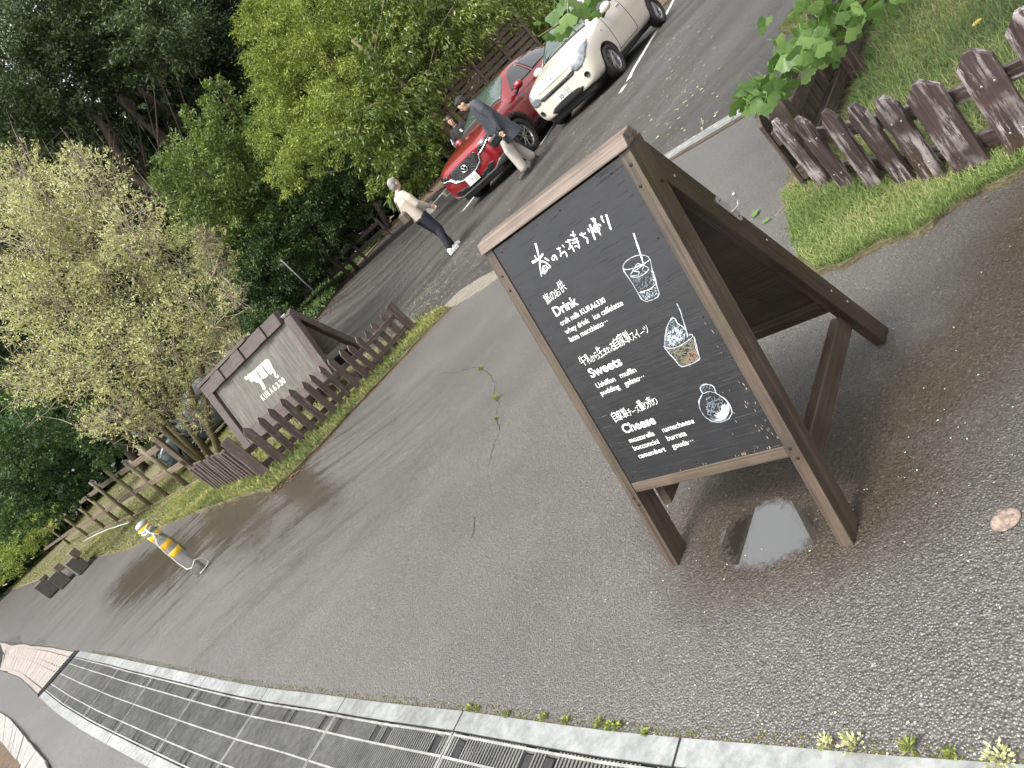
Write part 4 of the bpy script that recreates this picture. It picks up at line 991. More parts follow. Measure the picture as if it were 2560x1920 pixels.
# ------------------------------------------------------------------ cow sign
K = 1.9; so = CAM + (Vector((-1.83, 5.94, .98)) - CAM) * K; ys, ls = R(-40.71), R(15.23); sw, sh = 1.25 * K, .40 * K
sa = Vector((math.cos(ys), math.sin(ys), 0)); sb_ = Vector((-math.sin(ys), math.cos(ys), 0)); ssl = math.cos(ls) * UP + math.sin(ls) * sb_; sn = sa.cross(ssl)
base_z = terr(so.x, so.y); sg = empty('cow_sign', (so.x, so.y, base_z), 0, 'large brown timber A-frame sign with a grey panel and white cow', 'sign board'); SO = Vector(sg.location)
SP = lambda i, j, k=0.: so - SO + sa * i + ssl * j + sn * k
def px2s(u, v): q = onplane(u, v, so, sn) - so; return q.dot(sa), q.dot(ssl)
fw = .20
zb = -(so.z - base_z) / math.cos(ls)
m = MB(); m.beam(SP(-fw * .55, zb), SP(-fw * .55, sh + .02), .09, fw, sa, .006); m.v = m.v; m.build('frame_post', 'sign_wood', sg)
m = MB(); m.beam(SP(sw + fw * .5, zb), SP(sw + fw * .5, sh + .02), .09, fw * .9, sa, .006); m.build('frame_post', 'sign_wood', sg)

m = MB(); m.beam(SP(0.0, -.115), SP(sw, -.115), .08, .22, ssl, .006); m.build('frame_rail', 'sign_wood', sg)
tot_ = sw + fw * 2; x = -fw * 1.1; k = 0
for wseg in (.46, .28, .42, .27, .44, .26, .40):
    x1 = min(x + wseg, sw + fw); up_ = .11 + (.05 if k % 2 else 0)
    m = MB(); m.beam(SP(x + .004, sh + .10, .015 if k % 2 else 0), SP(x1 - .004, sh + .10, .015 if k % 2 else 0), .12 if k % 2 else .10, .19, ssl, .006); m.build('cap_board', 'sign_wood', sg); x = x1; k += 1
m = MB(); m.beam(SP(-fw * 1.1, sh + .225, -.03), SP(sw * .62, sh + .225, -.03), .2, .05, ssl, .006); m.build('top_board', 'sign_wood', sg)
NPL = 13
for i in range(NPL):
    a, b = sw * i / NPL, sw * (i + 1) / NPL
    m = MB(); m.beam(SP((a + b) / 2, 0, -.02), SP((a + b) / 2, sh + .01, -.02), .02, (b - a) - .002, sa, .001); m.build('panel_board', 'grey_wood', sg)
# rear leaf of the sign
ipl = sw + .09; q = onplane(897, 864, so + sa * ipl, sa) - so; apex = SP(ipl, sh + .12)
rfoot = so - SO + sa * ipl + sb_ * q.dot(sb_) + UP * (q.z)
dv = (rfoot - apex).normalized(); rfoot2 = apex + dv * ((apex.z) / -dv.z)
for i in (0, -(sw + .18)):
    o2 = sa * i; m = MB(); m.beam(rfoot2 + o2, apex + o2 + dv * .05, .10, .10, sa, .006); m.build('rear_post', 'sign_wood', sg)
upr = -dv
for k in range(6):
    t0 = .10 + k * .15; c = apex + dv * t0 * 1.0
    m = MB(); m.beam(c - sa * .06, c - sa * (sw + .12), .02, .146, upr, .003); m.build('rear_board', 'pale_board', sg)
c = apex + dv * 1.12; m = MB(); m.beam(c - sa * .06, c - sa * (sw + .12), .09, .19, upr, .005); m.build('rear_rail', 'sign_wood', sg)
# cow and lettering (painted flat print)
ZS = lambda x, y: px2s(600 + x / 7.323, 880 + y / 7.323)
def flat(name, poly, k=.0015, mat='cream_paint', parent=sg):
    m = MB(); P_ = [ZS(*p) for p in poly]
    tri = geometry.tessellate_polygon([[Vector((p[0], p[1], 0)) for p in P_]])
    m.add([SP(p[0], p[1], k - .0075) for p in P_], [tuple(t) for t in tri]); return m.build(name, mat, parent)
cowm = flat('painted_cow', [(485, 128), (520, 140), (545, 175), (575, 235), (600, 300), (640, 360), (690, 420), (708, 462), (690, 482), (660, 482), (635, 462), (615, 400), (588, 375), (580, 405), (560, 418), (530, 402), (512, 398), (512, 425), (470, 470), (425, 492), (388, 485), (405, 540), (440, 600), (468, 665), (462, 692), (405, 700), (410, 670), (385, 620), (348, 568), (300, 562), (245, 520), (238, 545), (210, 560), (165, 520), (145, 480), (122, 450), (125, 415), (160, 400), (210, 370), (270, 318), (340, 250), (400, 195), (450, 145)])
m = MB(); cc = ZS(107, 482); m.prism([(cc[0] + .04 * math.cos(t), cc[1] + .032 * math.sin(t)) for t in np.linspace(0, 6.0, 12)], SP(0, 0), sa, ssl, sn, -.008, -.006); m.build('painted_ear', 'cream_paint', sg)
for poly in ([(275, 330), (292, 338), (350, 415), (392, 478), (372, 485), (330, 425)], [(370, 235), (388, 238), (455, 310), (512, 395), (505, 418), (470, 380), (425, 315)], [(648, 372), (655, 368), (680, 425), (668, 462), (660, 430)], [(558, 178), (570, 180), (600, 240), (650, 280), (662, 320), (640, 290), (590, 255)]):
    flat('cow_gap', poly, .003, 'grey_wood')
m_ = MB(); p0 = ZS(395, 862); p1 = ZS(815, 512)
def SPt(x, y): return SP(x, y, -.006)
for i, (c, fx) in enumerate(zip('KURA6330', [0, .12, .25, .38, .52, .66, .79, .9])):
    put_text(c, p0[0] + (p1[0] - p0[0]) * fx, p0[0] + (p1[0] - p0[0]) * (fx + .1), p0[1] - .035 + (p1[1] - p0[1]) * fx, .085, SPt, sg, 'cream_paint', .04)

# ------------------------------------------------------------------ bollard with tape and rope
gb_ = G(505, 1428); bl = empty('bollard', gb_, 0, 'steel bollard with yellow reflective bands and a rope tied round it', 'bollard')
m = MB(); m.lathe([(.057, -.1), (.057, .66), (.055, .675), (.046, .69), (.028, .70), (.004, .704)], (0, 0, 0), (0, 0, 1), 32); m.build('post', 'zinc', bl)
m = MB(); m.lathe([(.0585, .655), (.0585, .672), (.053, .692), (.034, .704), (.004, .709)], (0, 0, 0), (0, 0, 1), 32); m.build('cap', 'galvanised_steel', bl)
for z, h in ((.275, .052), (.375, .055), (.50, .055), (.615, .05)):
    m = MB(); m.lathe([(.0575, z), (.0585, z + .001), (.0585, z + h), (.0575, z + h + .001)], (0, 0, 0), (0, 0, 1), 32); m.build('reflective_band', 'tape_yellow', bl)
rope = empty('rope', gb_, 0, 'pale twisted rope knotted round the top of the bollard and hanging to the ground', 'rope')
cam2 = Vector((-gb_.x, -gb_.y, 0)).normalized(); rt2 = Vector((-cam2.y, cam2.x, 0))
def bp3(a, z, r=.064): return (cam2 * math.cos(a) + rt2 * math.sin(a)) * r + UP * z
for z in (.60, .575, .63): m = MB(); m.tube([bp3(t, z + .01 * math.sin(3 * t), .0625) for t in np.linspace(0, 6.28, 28)], .0055, 6); m.build('coil', 'rope_green' if z < .6 else 'rope_white', rope)
m = MB(); m.tube([bp3(-.1, .62), bp3(-.1, .58, .075), bp3(.2, .54, .08), bp3(-.3, .52, .085), bp3(.1, .50, .08), bp3(.35, .52, .078), bp3(0, .55, .085), bp3(-.2, .50, .08), bp3(.3, .48, .08)], .009, 7); m.build('knot', 'rope_white', rope)
m = MB(); m.tube([bp3(-.1, .53, .075), bp3(-.7, .46, .07), bp3(-1.1, .38, .066), bp3(-1.2, .28, .066), bp3(-1.2, .2, .07), bp3(-.9, .12, .078), bp3(-.3, .10, .09), bp3(.4, .13, .09), bp3(1.0, .10, .09), bp3(1.35, .05, .1), bp3(1.2, .015, .10), bp3(.7, .01, .085), bp3(.2, .01, .078), bp3(-.3, .01, .082)], .0048, 6); m.build('loose_end', 'rope_white', rope)
m = MB(); m.tube([bp3(.3, .52, .075), bp3(.8, .50, .07), bp3(1.2, .42, .068), bp3(1.5, .32, .066), bp3(1.8, .24, .064)], .006, 6); m.build('loose_end', 'rope_green', rope)
# thin pole on the bank, plank wall behind the cars, low rail fence under the trees
pb_ = AT(782, 725, 24); pb_.z = terr(pb_.x, pb_.y); pt_ = AT(701, 650, 24)
m = MB(); m.tube([Vector((0, 0, -.1)), Vector((0, 0, pt_.z - pb_.z))], .028, 8); o = m.build('marker_pole', 'dull_grey'); o.location = pb_; tag(o, 'thin grey pole standing on the grassy bank below the hedge', 'pole')
# ------------------------------------------------------------------ cars
def body_loft(stations, paintm, name, wheels, wr, parent):
    """each station: x, zb, w(mid), zsh, wbelt, zbelt, wroof, zroofedge, ztop"""
    rings = []
    for (x, zb, w, zsh, wb, zbe, wr_, zre, zt) in stations:
        rings.append([(x, 0, zb), (x, .72 * w, zb), (x, .95 * w, zb + .05), (x, w, zb + .20), (x, w * 1.0, (zb + .2 + zsh) / 2), (x, w * .985, zsh), (x, wb, zbe), (x, wr_, zre), (x, wr_ * .6, (zre + zt * 2) / 3), (x, 0, zt)])
    me = bpy.data.meshes.new(name); V, F = [], []; n = 10; full = 2 * n - 2
    for r in rings:
        V += r; V += [(x, -y, z) for x, y, z in r[-2:0:-1]]
    for i in range(len(rings) - 1):
        for k in range(full):
            k2 = (k + 1) % full; F.append((i * full + k, i * full + k2, i * full + full + k2, i * full + full + k))
    F.append(tuple(range(full - 1, -1, -1))); F.append(tuple(range((len(rings) - 1) * full, len(rings) * full)))
    # caps as a strip of quads
    F = F[:-2]
    for base, flip in ((0, False), ((len(rings) - 1) * full, True)):
        for k in range(n - 1):
            a, b = base + k, base + k + 1; c = base + (full - k - 1) % full; d = base + (full - k) % full
            q = (a, b, c, d) if not flip else (d, c, b, a)
            q = tuple(dict.fromkeys(q)); F.append(q) if len(q) > 2 else None
    me.from_pydata(V, [], F); me.update()
    bm = bmesh.new(); bm.from_mesh(me); bmesh.ops.recalc_face_normals(bm, faces=bm.faces); bm.to_mesh(me); bm.free()
    o = link(name, me, parent, paintm); me.materials.append(MATS['black_plastic'])
    sub = o.modifiers.new('s', 'SUBSURF'); sub.levels = 3; sub.render_levels = 3
    cutters = []
    for (wx, wz) in wheels:
        m = MB(); m.lathe([(wr, -1.2), (wr, 1.2)], (wx, 0, wz), (0, 1, 0), 40, False); c = m.build('cut', 'black_plastic'); c.data.materials.clear(); c.data.materials.append(MATS['black_plastic']); c.location = (0, 0, 0); cutters.append(c)
        b = o.modifiers.new('b', 'BOOLEAN'); b.object = c; b.operation = 'DIFFERENCE'; b.solver = 'EXACT'; b.material_mode = 'TRANSFER'
    dg = bpy.context.evaluated_depsgraph_get(); dg.update()
    ev = bpy.data.meshes.new_from_object(o.evaluated_get(dg)); o.modifiers.clear(); old = o.data; o.data = ev; bpy.data.meshes.remove(old)
    for c in cutters: bpy.data.objects.remove(c)
    ev.polygons.foreach_set('use_smooth', [True] * len(ev.polygons))
    bvh = BVHTree.FromPolygons([v.co.copy() for v in ev.vertices], [tuple(p.vertices) for p in ev.polygons])
    return o, bvh
def decal(bvh, poly, axis, sgn, name, mat, parent, lift=.004, step=.03, thick=0., smooth=True, maxd=1.0):
    """patch conforming to the body, laid on along axis 'x','y','z' from the sgn side; poly in the other two coordinates"""
    xs = [p[0] for p in poly]; ys = [p[1] for p in poly]; P_ = [Vector(p) for p in rough_poly(poly, step, 0)]; n0 = len(P_); E_ = [(i, (i + 1) % n0) for i in range(n0)]
    x = min(xs)
    while x < max(xs):
        y = min(ys)
        while y < max(ys):
            if inpoly(x, y, poly): P_.append(Vector((x, y)))
            y += step
        x += step
    vo_, _, fo_, *_ = geometry.delaunay_2d_cdt(P_, E_, [], 1, 1e-5)
    V = []
    for v in vo_:
        if axis == 'x': O_, D_ = Vector((3 * sgn, v.x, v.y)), Vector((-sgn, 0, 0))
        elif axis == 'y': O_, D_ = Vector((v.x, 3 * sgn, v.y)), Vector((0, -sgn, 0))
        else: O_, D_ = Vector((v.x, v.y, 3)), Vector((0, 0, -1))
        O_ = O_ + (Vector((-3, 0, 0)) if axis == 'x' and sgn < 0 else Vector((0, 0, 0)))
        h = bvh.ray_cast(O_, D_)
        V.append(h[0] + h[1] * lift * (1 if h[1].dot(D_) < 0 else -1) if h[0] is not None else None)
    F = [tuple(f) for f in fo_ if all(V[i] is not None for i in f)]
    F = [f for f in F if max((V[a] - V[b]).length for a in f for b in f) < .35]
    V = [v if v is not None else Vector((0, 0, 0)) for v in V]
    used = sorted({i for f in F for i in f}); idx = {u: k for k, u in enumerate(used)}
    m = MB(); m.add([V[u] for u in used], [tuple(idx[i] for i in f) for f in F], None, smooth)
    if not F: return None
    o = m.build(name, mat, parent); bm = bmesh.new(); bm.from_mesh(o.data)
    bmesh.ops.recalc_face_normals(bm, faces=bm.faces); bm.to_mesh(o.data); bm.free()
    o.data.polygons.foreach_set('use_smooth', [smooth] * len(o.data.polygons))
    sm_ = o.modifiers.new('t', 'SOLIDIFY'); sm_.thickness = max(thick, .003); sm_.offset = 0
    return o
def wheel(parent, x, y, z, r, rim, side, spokes=10, twin=True, matr='alloy'):
    w = .20; m = MB()
    prof = [(rim, -w * .42), (r * .93, -w * .5), (r * .99, -w * .38), (r, -w * .2), (r, w * .2), (r * .99, w * .38), (r * .93, w * .5), (rim, w * .42), (rim * .96, w * .3), (rim * .96, -w * .3)]
    V, F = [], []; n = 36
    for rr, t in prof:
        for k in range(n): a = 2 * math.pi * k / n; V.append((rr * math.cos(a), t, rr * math.sin(a)))
    for i in range(len(prof)):
        i2 = (i + 1) % len(prof)
        for k in range(n): k2 = (k + 1) % n; F.append((i * n + k, i * n + k2, i2 * n + k2, i2 * n + k))
    wh = MB(); wh.lathe([(rim * .5, -.03), (rim * .5, .0)], (0, 0, 0), (0, 1, 0), 20, False); who = wh.build('wheel', 'iron_dark', parent); who.location = (x, y, z)
    m.add(V, F, None, True); m.build('tyre', 'tyre_rubber', who)
    m = MB(); s = side; dsh = .055 * s
    m.lathe([(rim * .98, dsh * .1), (rim * 1.0, dsh * 1.25), (rim * .93, dsh * 1.25), (rim * .90, dsh * .4), (rim * .86, -dsh * .6)], (0, 0, 0), (0, 1, 0), 36)
    m.f = m.f[:-2]; m.sm = m.sm[:-2]
    m.lathe([(rim * .20, dsh * .3), (rim * .20, dsh * .85), (rim * .15, dsh * 1.0)], (0, 0, 0), (0, 1, 0), 14)
    for k in range(spokes):
        a = 2 * math.pi * k / spokes + (.10 if twin and k % 2 else -.10 if twin else 0); c, s2 = math.cos(a), math.sin(a)
        a2 = 2 * math.pi * k / spokes + (-.06 if twin and k % 2 else .06 if twin else 0)
        m.beam((rim * .16 * math.cos(a), dsh * .85, rim * .16 * math.sin(a)), (rim * .94 * math.cos(a2), dsh * 1.05, rim * .94 * math.sin(a2)), rim * .085, .02, (0, 1, 0), .004)
    m.build('rim', matr, who)
def plate(parent, x, z, txt, top, kana, tilt=0.):
    m = MB(); m.beam((x, -.165, z), (x, .165, z), .008, .165, (0, 0, 1), .003); pl = m.build('number_plate', 'plate_white', parent)
    # reader's left is +y for someone facing the front of the car
    Pf = lambda u, v: Vector((x + .0056, -.165 + u, z - .0825 + v))
    for t, a, b, y, h, mt, bo in ((txt, .075, .305, .022, .075, 'plate_ink', .012), (top, .09, .25, .115, .036, 'plate_ink_faint', .01), (kana, .022, .058, .04, .036, 'plate_ink_faint', .01)):
        V, F = text_mesh(t, bo)
        if not len(V): continue
        mn, mx_ = V.min(0), V.max(0); q = MB(); q.add([Pf(a + (v[0] - mn[0]) / (mx_[0] - mn[0]) * (b - a), y + (v[1] - mn[1]) / (mx_[1] - mn[1]) * h) for v in V], F); q.build('characters', mt, pl)
    return pl
def undertray(parent, L, w, z):
    m = MB(); m.beam((-.12, 0, z), (-L + .15, 0, z), w, .14, UP, .03); m.build('undertray', 'black_plastic', parent)
def mirror(parent, x, y, z, side, pm):
    m = MB(); m.ball((x, y, z), .11, 14, 9, (.75, 1.05, .72)); mi = m.build('door_mirror', pm, parent)
    q = MB(); q.tube([(x - .02, y - side * .16, z - .09), (x, y - side * .06, z - .05)], .035, 8); q.build('mirror_arm', 'black_plastic', mi)
    q = MB(); q.ball((x - .02, y, z - .01), .098, 12, 7, (.7, 1.0, .72)); q.build('mirror_glass', 'gloss_black', mi)
def car_common(t, bvh, spec):
    for nm, poly, mt in spec['front']: 
        decal(bvh, poly, 'x', 1, nm, mt, t, .006, .035, .004)
    for nm, poly, mt in spec['side']:
        for s in (1, -1): decal(bvh, poly, 'y', s, nm, mt, t, .004, .05)
    for nm, poly, mt in spec['top']: decal(bvh, poly, 'z', 1, nm, mt, t, .004, .05)

# stations: x, zb, w, zsh, wbelt, zbelt, wroof, zroofedge, ztop
ST_W = [(-.005, .30, .56, .60, .53, .70, .48, .735, .75), (-.05, .235, .70, .66, .665, .77, .60, .81, .83), (-.20, .215, .79, .72, .76, .84, .66, .885, .90), (-.55, .21, .828, .78, .79, .915, .68, .96, .975),
        (-.90, .21, .832, .82, .79, .96, .68, 1.01, 1.03), (-1.02, .21, .832, .83, .79, .975, .67, 1.04, 1.07), (-1.18, .21, .832, .84, .785, .99, .65, 1.15, 1.19), (-1.55, .21, .832, .85, .78, 1.00, .585, 1.38, 1.42), (-1.70, .21, .832, .85, .78, 1.00, .57, 1.435, 1.48),
        (-2.2, .21, .832, .86, .78, 1.01, .57, 1.48, 1.525), (-3.0, .21, .832, .87, .77, 1.02, .56, 1.455, 1.50), (-3.35, .22, .82, .87, .76, 1.02, .55, 1.39, 1.43), (-3.52, .24, .80, .86, .74, 1.0, .56, 1.14, 1.2), (-3.62, .27, .76, .84, .70, .94, .55, 1.0, 1.03), (-3.65, .32, .68, .78, .64, .86, .5, .90, .92)]
def arc(cx, cz, r, a0, a1, n=12): return [(cx + r * math.cos(R(a0 + (a1 - a0) * i / n)), cz + r * math.sin(R(a0 + (a1 - a0) * i / n))) for i in range(n + 1)]
car1 = empty('car', (0, 0, 0), 0, 'cream hatchback parked nearest to the camera with its front facing the aisle', 'car', 'cars parked in the lot')
cb, bv = body_loft(ST_W, 'paint_cream', 'body', [(-.70, .30), (-3.19, .30)], .335, car1)
pm = 'paint_cream'
sp = dict(front=[('grille', [(-.50, .675), (-.40, .595), (.40, .595), (.50, .675), (.30, .665), (-.30, .665)], 'black_plastic'),
                 ('lower_grille', [(-.42, .34), (-.33, .27), (.33, .27), (.42, .34), (.33, .385), (.20, .40), (-.20, .40), (-.33, .385)], 'black_plastic'),
                 ('headlight', [(.42, .665), (.50, .60), (.62, .60), (.73, .68), (.775, .80), (.77, .875), (.70, .865), (.58, .80), (.47, .735)], 'lamp_clear'), ('headlight', [(-.42, .665), (-.50, .60), (-.62, .60), (-.73, .68), (-.775, .80), (-.77, .875), (-.70, .865), (-.58, .80), (-.47, .735)], 'lamp_clear'),
                 ('lower_lip', [(-.60, .27), (.60, .27), (.58, .245), (-.58, .245)], 'black_plastic'),
                 ('bonnet_seam', [(-.42, .752), (.42, .752), (.42, .747), (-.42, .747)], 'black_plastic')],
          side=[('side_window', [(-1.30, 1.045), (-1.62, 1.33), (-1.78, 1.40), (-2.08, 1.43), (-2.08, 1.03)], 'privacy_glass'), ('side_window', [(-2.16, 1.03), (-2.16, 1.43), (-2.7, 1.42), (-2.95, 1.35), (-3.08, 1.10), (-3.0, 1.05)], 'privacy_glass'),
                ('door_seam', [(-1.14, .32), (-1.13, .32), (-1.20, .95), (-1.21, .95)], 'black_plastic'), ('door_seam', [(-2.115, .32), (-2.125, .32), (-2.125, 1.0), (-2.115, 1.0)], 'black_plastic'), ('door_seam', [(-1.14, .325), (-2.12, .325), (-2.12, .315), (-1.14, .315)], 'black_plastic'),
                ('sill', [(-1.06, .235), (-2.84, .235), (-2.84, .215), (-1.06, .215)], 'black_plastic')],
          top=[('windscreen', [(-1.06, -.60), (-1.06, .60), (-1.55, .545), (-1.66, .50), (-1.70, .3), (-1.71, 0), (-1.70, -.3), (-1.66, -.50), (-1.55, -.545)], 'windscreen_glass'), ('cowl', [(-.97, -.62), (-.97, .62), (-1.045, .60), (-1.045, -.60)], 'black_plastic')])
car_common(car1, bv, sp)
def surf(bvh, y, z):
    h = bvh.ray_cast(Vector((3, y, z)), Vector((-1, 0, 0))); return h[0] + Vector((.004, 0, 0)) if h[0] is not None else Vector((-.1, y, z))
for y in (.60, -.60):
    m = MB(); m.lathe([(.05, 0), (.05, .012), (.036, .012), (.034, .0)], tuple(surf(bv, y, .45)), (1, .35 * (1 if y > 0 else -1), 0), 18); m.build('fog_lamp_surround', 'black_plastic', car1)
    m = MB(); m.ball((-.165, y * 1.06, .72), .06, 12, 8, (.6, 1.1, .8)); m.build('headlight_bulb', 'lamp_inner', car1)
for k in range(5):
    for z in (.617, .641):
        m = MB(); m.beam((-.004, -.34 + k * .17 - .06, z), (-.004, -.34 + k * .17 + .06, z), .008, .006, UP, .001); m.build('grille_bar', 'grey_plastic', car1)
undertray(car1, 3.65, 1.12, .20)
plate(car1, .012, .485, '38-13', '船橋500', 'さ')
em = MB()
for rx, rz in ((.062, .042), (.022, .042)): em.tube([(-.040 + .0 * t, rx * math.cos(t), .778 + rz * math.sin(t)) for t in np.linspace(0, 6.28, 25)], .006, 6)
em.tube([(-.038, .04 * math.cos(t), .797 + .014 * math.sin(t)) for t in np.linspace(0, 6.28, 17)], .005, 6); em.build('emblem', 'chrome', car1)
for x in (-.70, -3.19):
    for s in (1, -1): wheel(car1, x, .735 * s, .287, .287, .195, s, 14, True)
mirror(car1, -1.32, .95, 1.03, 1, pm); mirror(car1, -1.32, -.95, 1.03, -1, pm)
for s in (1, -1):
    for x in (-1.98, -2.85): m = MB(); m.beam((x - .08, .815 * s, .91), (x + .08, .815 * s, .91), .03, .025, UP, .006); m.build('door_handle', pm, car1)
    m = MB(); m.tube([(-1.03, .25 * s - .25, 1.085), (-1.10, .25 * s, 1.12), (-1.12, .25 * s + .25, 1.125)], .008, 5); m.build('wiper', 'black_plastic', car1)
    m = MB(); m.ball((-.93, .81 * s, .80), .022, 8, 6); m.build('side_marker', 'lamp_clear', car1)
car1.location = (4.22, 12.76, .30); car1.rotation_euler = (0, 0, R(-140.7)); car1.scale = (.976,) * 3

ST_R = [(-.01, .34, .58, .62, .55, .74, .50, .80, .82), (-.06, .27, .76, .68, .71, .82, .62, .875, .895), (-.25, .245, .86, .76, .82, .90, .70, .955, .97), (-.7, .24, .893, .83, .86, .965, .73, 1.02, 1.04), (-1.15, .24, .895, .86, .86, .995, .73, 1.06, 1.085),
        (-1.33, .24, .895, .87, .855, 1.0, .72, 1.09, 1.115), (-1.55, .24, .895, .88, .85, 1.02, .68, 1.20, 1.235), (-2.02, .24, .895, .89, .84, 1.03, .60, 1.415, 1.455), (-2.2, .24, .895, .89, .84, 1.03, .585, 1.46, 1.505), (-2.7, .24, .895, .90, .84, 1.05, .58, 1.49, 1.54),
        (-3.5, .24, .895, .92, .83, 1.09, .56, 1.44, 1.49), (-3.95, .26, .88, .94, .81, 1.12, .55, 1.36, 1.40), (-4.2, .28, .86, .94, .79, 1.10, .56, 1.18, 1.22), (-4.34, .32, .80, .90, .74, 1.0, .56, 1.05, 1.07), (-4.395, .38, .70, .84, .66, .90, .5, .94, .96)]
car2 = empty('car', (0, 0, 0), 0, 'red crossover car with black wheel arch trim parked beyond the cream hatchback', 'car', 'cars parked in the lot')
cb2, bv2 = body_loft(ST_R, 'paint_red', 'body', [(-.93, .36), (-3.585, .36)], .39, car2)
trim = [(-.93 + .48 * math.cos(R(a)), .36 + .47 * math.sin(R(a))) for a in range(-12, 193, 12)]; trim_in = [(-.93 + .40 * math.cos(R(a)), .36 + .40 * math.sin(R(a))) for a in range(192, -13, -12)]
trim2 = [(p[0] - 2.655, p[1]) for p in trim]; trim2i = [(p[0] - 2.655, p[1]) for p in trim_in]
sp = dict(front=[('grille', [(-.40, .80), (-.44, .74), (-.36, .60), (-.20, .545), (.20, .545), (.36, .60), (.44, .74), (.40, .80), (.2, .81), (-.2, .81)], 'gloss_black'),
                 ('headlight', [(.47, .785), (.50, .70), (.64, .70), (.80, .78), (.83, .86), (.70, .845), (.56, .82)], 'gloss_black'), ('headlight', [(-.47, .785), (-.50, .70), (-.64, .70), (-.80, .78), (-.83, .86), (-.70, .845), (-.56, .82)], 'gloss_black'),
                 ('headlight_lens', [(.50, .735), (.52, .705), (.64, .71), (.78, .785), (.76, .81), (.62, .745)], 'lamp_inner'), ('headlight_lens', [(-.50, .735), (-.52, .705), (-.64, .71), (-.78, .785), (-.76, .81), (-.62, .745)], 'lamp_inner'),
                 ('lower_grille', [(-.62, .44), (-.50, .33), (.50, .33), (.62, .44), (.50, .455), (.22, .40), (-.22, .40), (-.50, .455)], 'gloss_black'),
                 ('bumper_cladding', [(-.84, .42), (-.70, .40), (-.55, .325), (.55, .325), (.70, .40), (.84, .42), (.80, .28), (.3, .262), (-.3, .262), (-.80, .28)], 'grey_plastic')],
          side=[('arch_trim', trim + trim_in, 'black_plastic'), ('arch_trim', trim2 + trim2i, 'black_plastic'), ('sill_cladding', [(-1.34, .25), (-3.18, .25), (-3.18, .40), (-1.34, .38)], 'black_plastic'), ('corner_cladding', [(-.12, .27), (-.5, .27), (-.5, .42), (-.2, .42)], 'black_plastic'),
                ('side_window', [(-1.62, 1.075), (-2.05, 1.33), (-2.3, 1.41), (-2.62, 1.43), (-2.62, 1.085)], 'privacy_glass'), ('side_window', [(-2.70, 1.09), (-2.70, 1.43), (-3.3, 1.42), (-3.62, 1.36), (-3.85, 1.18), (-3.6, 1.14)], 'privacy_glass'),
                ('door_seam', [(-1.52, .42), (-1.53, .42), (-1.60, 1.02), (-1.61, 1.02)], 'black_plastic'), ('door_seam', [(-2.66, .42), (-2.67, .42), (-2.67, 1.05), (-2.66, 1.05)], 'black_plastic')],
          top=[('windscreen', [(-1.42, -.66), (-1.42, .66), (-2.0, .57), (-2.14, .50), (-2.19, .3), (-2.2, 0), (-2.19, -.3), (-2.14, -.50), (-2.0, -.57)], 'windscreen_glass'), ('cowl', [(-1.31, -.68), (-1.31, .68), (-1.40, .66), (-1.40, -.66)], 'black_plastic')])
car_common(car2, bv2, sp)
def surf(bvh, y, z):
    h = bvh.ray_cast(Vector((3, y, z)), Vector((-1, 0, 0))); return h[0] + Vector((.012, 0, 0)) if h[0] is not None else Vector((-.1, y, z))
m = MB(); m.tube([surf(bv2, y, z) for y, z in ((-.62, .72), (-.46, .70), (-.40, .60), (-.22, .535), (0, .525), (.22, .535), (.40, .60), (.46, .70), (.62, .72))], .018, 8); m.build('grille_surround', 'chrome', car2)
m = MB(); m.tube([surf(bv2, y, z) for y, z in ((-.72, .335), (-.5, .30), (0, .295), (.5, .30), (.72, .335))], .010, 8); m.build('bumper_strip', 'grey_plastic', car2)
for i in range(11):
    z = .57 + i * .022
    for j in range(17):
        y = -.40 + j * .05 + (.025 if i % 2 else 0)
        if abs(y) < .22 + (z - .55) * 1.0 and abs(y) < .40 and not (abs(y) < .09 and .62 < z < .79):
            pass
gm = MB()
for i in range(11):
    z = .565 + i * .022
    for j in range(18):
        y = -.42 + j * .05 + (.025 if i % 2 else 0)
        if abs(y) < .24 + (z - .55) * .9 and abs(y) < .39 and not (abs(y) < .085 and .60 < z < .78): gm.beam(surf(bv2, y - .014, z) - Vector((.006, 0, 0)), surf(bv2, y + .014, z) - Vector((.006, 0, 0)), .006, .006, UP, .001)
gm.build('grille_mesh', 'grey_plastic', car2)
em = MB(); ex = surf(bv2, 0, .69).x + .012
em.tube([(ex, .078 * math.cos(t), .69 + .062 * math.sin(t)) for t in np.linspace(0, 6.28, 27)], .009, 6)
em.tube([(ex, .072, .70), (ex, .045, .725), (ex, .02, .705), (ex, 0, .675), (ex, -.02, .705), (ex, -.045, .725), (ex, -.072, .70)], .008, 6); em.build('emblem', 'chrome', car2)
undertray(car2, 4.395, 1.2, .25)
plate(car2, surf(bv2, 0, .47).x + .02, .455, '· 7 23', '船橋300', 'む')
for x in (-.93, -3.585):
    for s in (1, -1): wheel(car2, x, .79 * s, .345, .345, .235, s, 10, True)
mirror(car2, -1.62, 1.0, 1.08, 1, 'paint_red'); mirror(car2, -1.62, -1.0, 1.08, -1, 'paint_red')
for s in (1, -1):
    for x in (-2.5, -3.45): m = MB(); m.beam((x - .09, .89 * s, .96), (x + .09, .89 * s, .96), .03, .028, UP, .006); m.build('door_handle', 'paint_red', car2)
car2.location = (2.34, 14.46, .28); car2.rotation_euler = (0, 0, R(-138.9)); car2.scale = (1.055,) * 3

